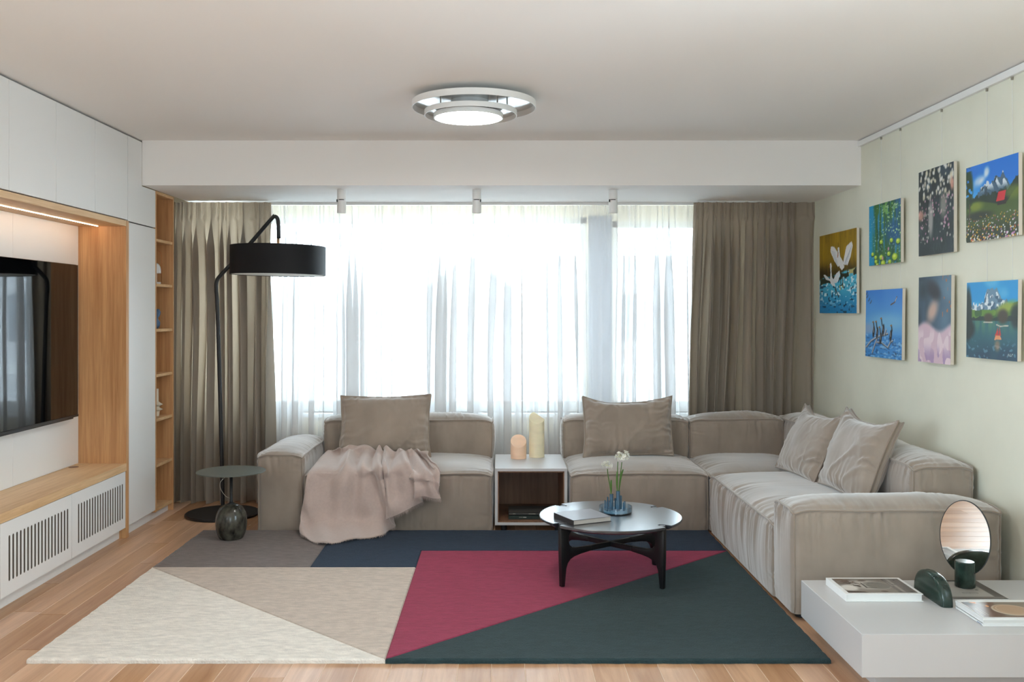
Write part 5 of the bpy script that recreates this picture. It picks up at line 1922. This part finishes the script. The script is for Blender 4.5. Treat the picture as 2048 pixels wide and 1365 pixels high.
# birds on a branch
p = Paint(150, 120, (86, 156, 220))
p.mix((60, 132, 214), sm(p.V, 0.55, 1.0) * (0.6 + 0.6 * p.n(5, 4, 41)))
p.mix((126, 190, 226), p.ell(0.6, 0.52, 0.5, 0.12, 0.7) * 0.8)
p.mix((160, 176, 200), p.ell(0.05, 0.42, 0.2, 0.08, 0.7) * 0.7)
p.mix((60, 140, 208), sm(0.36 - p.V, 0, 0.05))
p.mix((36, 92, 150), (p.V < 0.30) * (p.n(18, 50, 42) > 0.68) * 0.8)
p.mix((150, 200, 232), (p.V < 0.34) * (p.n(16, 46, 43) > 0.74) * 0.7)
def bz(x_, y_):
    u = (x_ - 507) / 338
    return (u, 1 - (y_ - (660 - 35 * u)) / (602 + 58 * u))
br_c = (176, 178, 186)
for pts_ in ([(515, 1175), (560, 1120), (620, 1080), (720, 1045)], [(575, 1225), (600, 1150), (625, 1085)], [(620, 1130), (660, 1130), (720, 1175)], [(725, 1165), (745, 1120), (765, 1110)], [(690, 1060), (705, 1010)]):
    p.mix(br_c, p.stroke([bz(*q) for q in pts_], 0.014))
    p.mix((70, 70, 76), p.stroke([bz(q[0] + 4, q[1] + 8) for q in pts_], 0.007))
for (hx, hy, bx_, by_) in ((584, 945, 588, 1030), (612, 940, 622, 1040), (660, 908, 678, 1010), (646, 990, 655, 1090), (753, 970, 748, 1060)):
    p.mix((58, 60, 66), p.stroke([bz(hx, hy), bz(hx + 6, (hy + by_) / 2), bz(bx_, by_)], 0.014))
    u_, v_ = bz(bx_, by_ + 5)
    p.mix((44, 46, 52), p.ell(u_, v_, 0.032, 0.085, 0.2, -0.15))
    p.mix((150, 156, 164), p.stroke([bz(bx_ - 6, by_ - 30), bz(bx_ - 2, by_ + 10)], 0.008))
    p.mix((176, 120, 70), p.stroke([bz(hx - 8, hy + 2), bz(hx + 2, hy)], 0.010))
p.mix((110, 84, 80), p.stroke([bz(798, 705), bz(780, 755), bz(745, 780)], 0.010))
p.mix((214, 206, 206), p.stroke([bz(795, 712), bz(784, 745)], 0.006))
for q in ((515, 690), (522, 715), (540, 745), (558, 765)):
    p.mix((60, 74, 96), p.stroke([bz(q[0] - 8, q[1] + 10), bz(q[0], q[1]), bz(q[0] + 5, q[1] - 16)], 0.009))
p.mix((30, 48, 70), p.stroke([(0.84, 0.06), (0.84, 0.09), (0.86, 0.06), (0.86, 0.09)], 0.004) + p.stroke([(0.88, 0.06), (0.88, 0.09), (0.90, 0.09)], 0.004) + p.stroke([(0.92, 0.06), (0.94, 0.09)], 0.004))
painting('blue painting of dark long-necked birds perched on a bare branch', 6.135, 5.580, 1.176, 1.606, p, tilt=0.012)

# soft abstract study in blue and pink
p = Paint(110, 130, (66, 88, 108))
p.mix((96, 128, 150), sm(p.U, 0.4, 1.0) * (0.4 + 0.8 * p.n(4, 6, 51)))
p.mix((44, 58, 66), sm(0.5 - p.U, 0, 0.4) * p.n(6, 6, 52) * 1.2)
p.mix((214, 184, 196), sm(0.46 + 0.05 * np.sin(p.U * 7) - p.V, 0, 0.08))
p.mix((236, 216, 220), (p.n(9, 5, 53) > 0.5) * sm(0.42 - p.V, 0, 0.1) * 0.7)
p.mix((164, 136, 176), (p.n(11, 9, 54) > 0.6) * sm(0.25 - p.V, 0, 0.2) * 0.8)
p.mix((216, 178, 158), p.ell(0.45, 0.60, 0.17, 0.10, 0.7, 0.5) * 0.9)
p.mix((36, 32, 36), p.ell(0.48, 0.84, 0.2, 0.09, 0.6, -0.3) * 0.9)
p.mix((176, 110, 70), (p.n(20, 20, 55) > 0.82) * (p.U > 0.75) * (p.V > 0.45))
painting('soft painting with a blue upper part and a pale pink lower part', 5.362, 4.976, 1.182, 1.662, p, tilt=0.010)

# mountain lake
p = Paint(150, 120, (24, 150, 214))
p.mix((90, 184, 226), sm(p.n(4, 6, 61), 0.5, 0.9) * 0.8)
rg = 0.60 + 0.30 * np.maximum(0, 1 - np.abs(p.U - 0.60) / 0.24) + 0.20 * np.maximum(0, 1 - np.abs(p.U - 0.42) / 0.2) + 0.12 * np.maximum(0, 1 - np.abs(p.U - 0.16) / 0.2) + 0.10 * np.maximum(0, 1 - np.abs(p.U - 0.80) / 0.12) + 0.06 * (p.n(34, 0.01, 62) - 0.5)
rg = np.minimum(rg, 0.93)
mt = (p.V < rg)
p.mix((106, 140, 164), mt)
p.mix((222, 232, 236), mt * (vn2(p.U * 22 + p.V * 9, p.V * 18 - p.U * 7, 63) > 0.55))
p.mix((64, 96, 120), mt * (vn2(p.U * 26 - p.V * 8, p.V * 20, 64) > 0.68))
gh = 0.62 + 0.10 * sm(p.U, 0.55, 1.0) + 0.02 * p.n(20, 0.01, 65)
p.mix((98, 138, 46), p.V < gh)
p.mix((44, 84, 36), (p.V < gh) * (p.n(14, 10, 66) > 0.5) * 0.8)
p.mix((150, 168, 64), p.ell(0.78, 0.66, 0.18, 0.06, 0.6, 0.3))
p.mix((24, 50, 34), (p.V < 0.52 + 0.04 * p.n(26, 0.01, 67)))
lk = p.V < 0.49
p.mix((34, 92, 104), lk * 1.0)
p.mix((70, 126, 104), lk * sm(p.V, 0.25, 0.45) * p.n(30, 4, 68))
p.mix((20, 62, 86), lk * sm(0.3 - p.V, 0, 0.3) * (0.5 + p.n(7, 7, 69)))
p.mix((110, 156, 176), lk * (vn2(p.U * 20 + p.V * 14, p.V * 22 - p.U * 10, 70) > 0.78) * sm(0.3 - p.V, 0, 0.2) * 0.7)
p.mix((22, 34, 28), p.ell(0.03, 0.58, 0.08, 0.34, 0.3) + p.ell(0.05, 0.38, 0.12, 0.12, 0.4) + p.ell(0.97, 0.55, 0.10, 0.14, 0.4) * 0.9)
p.mix((66, 58, 36), p.ell(0.45, 0.53, 0.09, 0.06, 0.4) + p.ell(0.73, 0.55, 0.10, 0.09, 0.4))
p.mix((206, 200, 180), p.stroke([(0.36, 0.472), (0.53, 0.472)], 0.008) + p.stroke([(0.61, 0.445), (0.68, 0.425), (0.83, 0.435)], 0.008))
p.mix((196, 52, 40), p.poly([(0.58, 0.30), (0.64, 0.41), (0.65, 0.30)]) + p.poly([(0.655, 0.30), (0.67, 0.42), (0.70, 0.31)]))
p.mix((226, 150, 100), p.poly([(0.57, 0.25), (0.71, 0.26), (0.68, 0.31), (0.60, 0.31)]) + 0.5 * p.ell(0.63, 0.18, 0.05, 0.07, 0.6))
p.mix((190, 206, 206), p.stroke([(0.83, 0.06), (0.84, 0.085), (0.855, 0.06)], 0.004) + p.stroke([(0.87, 0.085), (0.87, 0.06), (0.885, 0.06)], 0.004) + p.stroke([(0.90, 0.06), (0.905, 0.085), (0.92, 0.085)], 0.004))
painting('painting of a green mountain lake with a small red sailboat', 4.810, 4.335, 1.233, 1.614, p, tilt=0.010)

# hanging wires with little hooks on the rail
wm = mat('nylon_wire', rgb(236, 236, 230), 0.4)
for (px, zlo, lab) in ((1760.6, 1.60, 'lily pond painting, nearer the window'), (1798.8, 1.60, 'lily pond painting, farther from the window'), (1881.3, 1.655, 'dark blossom painting'), (1971.5, 1.608, 'meadow painting, nearer the window'), (2022.0, 1.608, 'meadow painting, farther from the window')):
    yy = F * (XR - 0.012) / (px - CX)
    w = thing('hanging_wire', 'thin pale wire on the rail behind the ' + lab, 'wire', (XR - 0.006, yy, zlo), 'picture wires on the plaster wall')
    MB().tube([(XR - 0.0045, yy, zlo - 0.03), (XR - 0.0045, yy, 2.0), (XR - 0.006, yy, ZC - 0.042)], 0.0011, 6).build('wire', wm, w)
    MB().box(XR - 0.012, XR - 0.002, yy - 0.004, yy + 0.004, ZC - 0.058, ZC - 0.0425, 0.001).build('hook', mat('grey_hook', rgb(150, 145, 132), 0.5), w)

# ------------------------------------------------------------------ objects in the oak shelf
z0 = 1.666
lx, ly = -2.508, 6.815
sl = thing('shelf_lamp', 'small white dome lamp with a copper wire handle in the oak shelf', 'lamp', (lx, ly, z0))
MB().lathe([(0, z0), (0.034, z0), (0.036, z0 + 0.003), (0.036, z0 + 0.015), (0.033, z0 + 0.018), (0, z0 + 0.018)], lx, ly, 36).build('base', MW['white_gloss'], sl, auto=0.5)
MB().lathe([(0.036, z0 + 0.082)] + [(0.036 * math.cos(a), z0 + 0.10 + 0.058 * math.sin(a)) for a in np.linspace(0, math.pi / 2, 10)], lx, ly, 36).build('shade', MW['white_gloss'], sl, smooth=True)
MB().cyl(lx, ly, z0 + 0.018, z0 + 0.085, 0.007, 14).build('stem', MW['white_gloss'], sl, smooth=True)
pts = [(lx + 0.043, ly, z0 + 0.004)] + [(lx + 0.043 * math.cos(a), ly, z0 + 0.205 + 0.045 * math.sin(a)) for a in np.linspace(0, math.pi, 14)] + [(lx - 0.043, ly, z0 + 0.004)]
MB().tube(pts, 0.0018, 8).build('handle', MW['copper'], sl, smooth=True)
z0 = 1.345
lx, ly = -2.512, 6.80
sv = MB().lathe([(0, z0 + 0.0003), (0.026, z0 + 0.0003), (0.038, z0 + 0.02), (0.040, z0 + 0.045), (0.028, z0 + 0.066), (0.026, z0 + 0.078), (0.040, z0 + 0.098), (0.043, z0 + 0.118), (0.034, z0 + 0.142), (0.030, z0 + 0.142), (0.024, z0 + 0.12), (0, z0 + 0.12)], lx, ly, 36, sy=0.8).build('vase', mat('slate_blue_glaze', rgb(78, 108, 142), 0.35), None, smooth=True)
tag(sv, 'small slate blue pinched vase in the oak shelf', 'vase')
z0 = 0.709
lx, ly = -2.500, 6.80
cer = mat('cream_ceramic', rgb(226, 216, 198), 0.55)
ss_ = MB().lathe([(0, z0 + 0.0003), (0.020, z0 + 0.0003), (0.024, z0 + 0.036), (0.046, z0 + 0.048), (0.020, z0 + 0.064), (0.022, z0 + 0.070), (0.046, z0 + 0.084), (0.018, z0 + 0.104), (0.0165, z0 + 0.108), (0.0165, z0 + 0.198), (0.013, z0 + 0.198), (0.013, z0 + 0.18), (0, z0 + 0.18)], lx, ly, 4 * 9)
o = ss_.build('ceramic_vase', cer, None, auto=0.5)
tag(o, 'cream ceramic vase with two zigzag rings in the oak shelf', 'vase')

# ------------------------------------------------------------------ outside, seen faintly through the sheer
gr = struct(boxo('ground', mat('pale_ground', rgb(228, 228, 226), 0.9), -60, 60, 7.9, 90, -6.2, -6.0, bevel=0))
bl = thing('building', 'pale flat-roofed house across the street behind the sheer curtain', 'building', (6.0, 34, -6))
wallm = mat('pale_render', rgb(196, 196, 198), 0.9)
boxo('wall', wallm, 1.9, 16, 33, 42, -6.0, 3.2, bl, 0)
boxo('roof', mat('grey_roof', rgb(150, 150, 152), 0.8), 1.6, 16.3, 32.7, 42.3, 3.2, 3.45, bl, 0)
boxo('band', mat('white_band', rgb(225, 225, 225), 0.8), 1.85, 16.05, 32.9, 33.0, -0.7, -0.35, bl, 0)
for k in range(3):
    f_ = boxo('window', mat('outside_window', rgb(120, 126, 134), 0.3), 3.6 + k * 3.4, 5.2 + k * 3.4, 32.93, 32.99, 0.5, 2.1, bl, 0)
b2_ = thing('building', 'pale gabled house farther along the street behind the sheer curtain', 'building', (-1, 40, -6))
boxo('wall', wallm, -4.0, 1.4, 40, 48, -6.0, 1.6, b2_, 0)
MB().prism([(-4.4, 1.6), (1.8, 1.6), (-1.3, 3.9)], 'y', 39.6, 48.4).build('roof', mat('grey_tiles', rgb(168, 164, 162), 0.8), b2_)
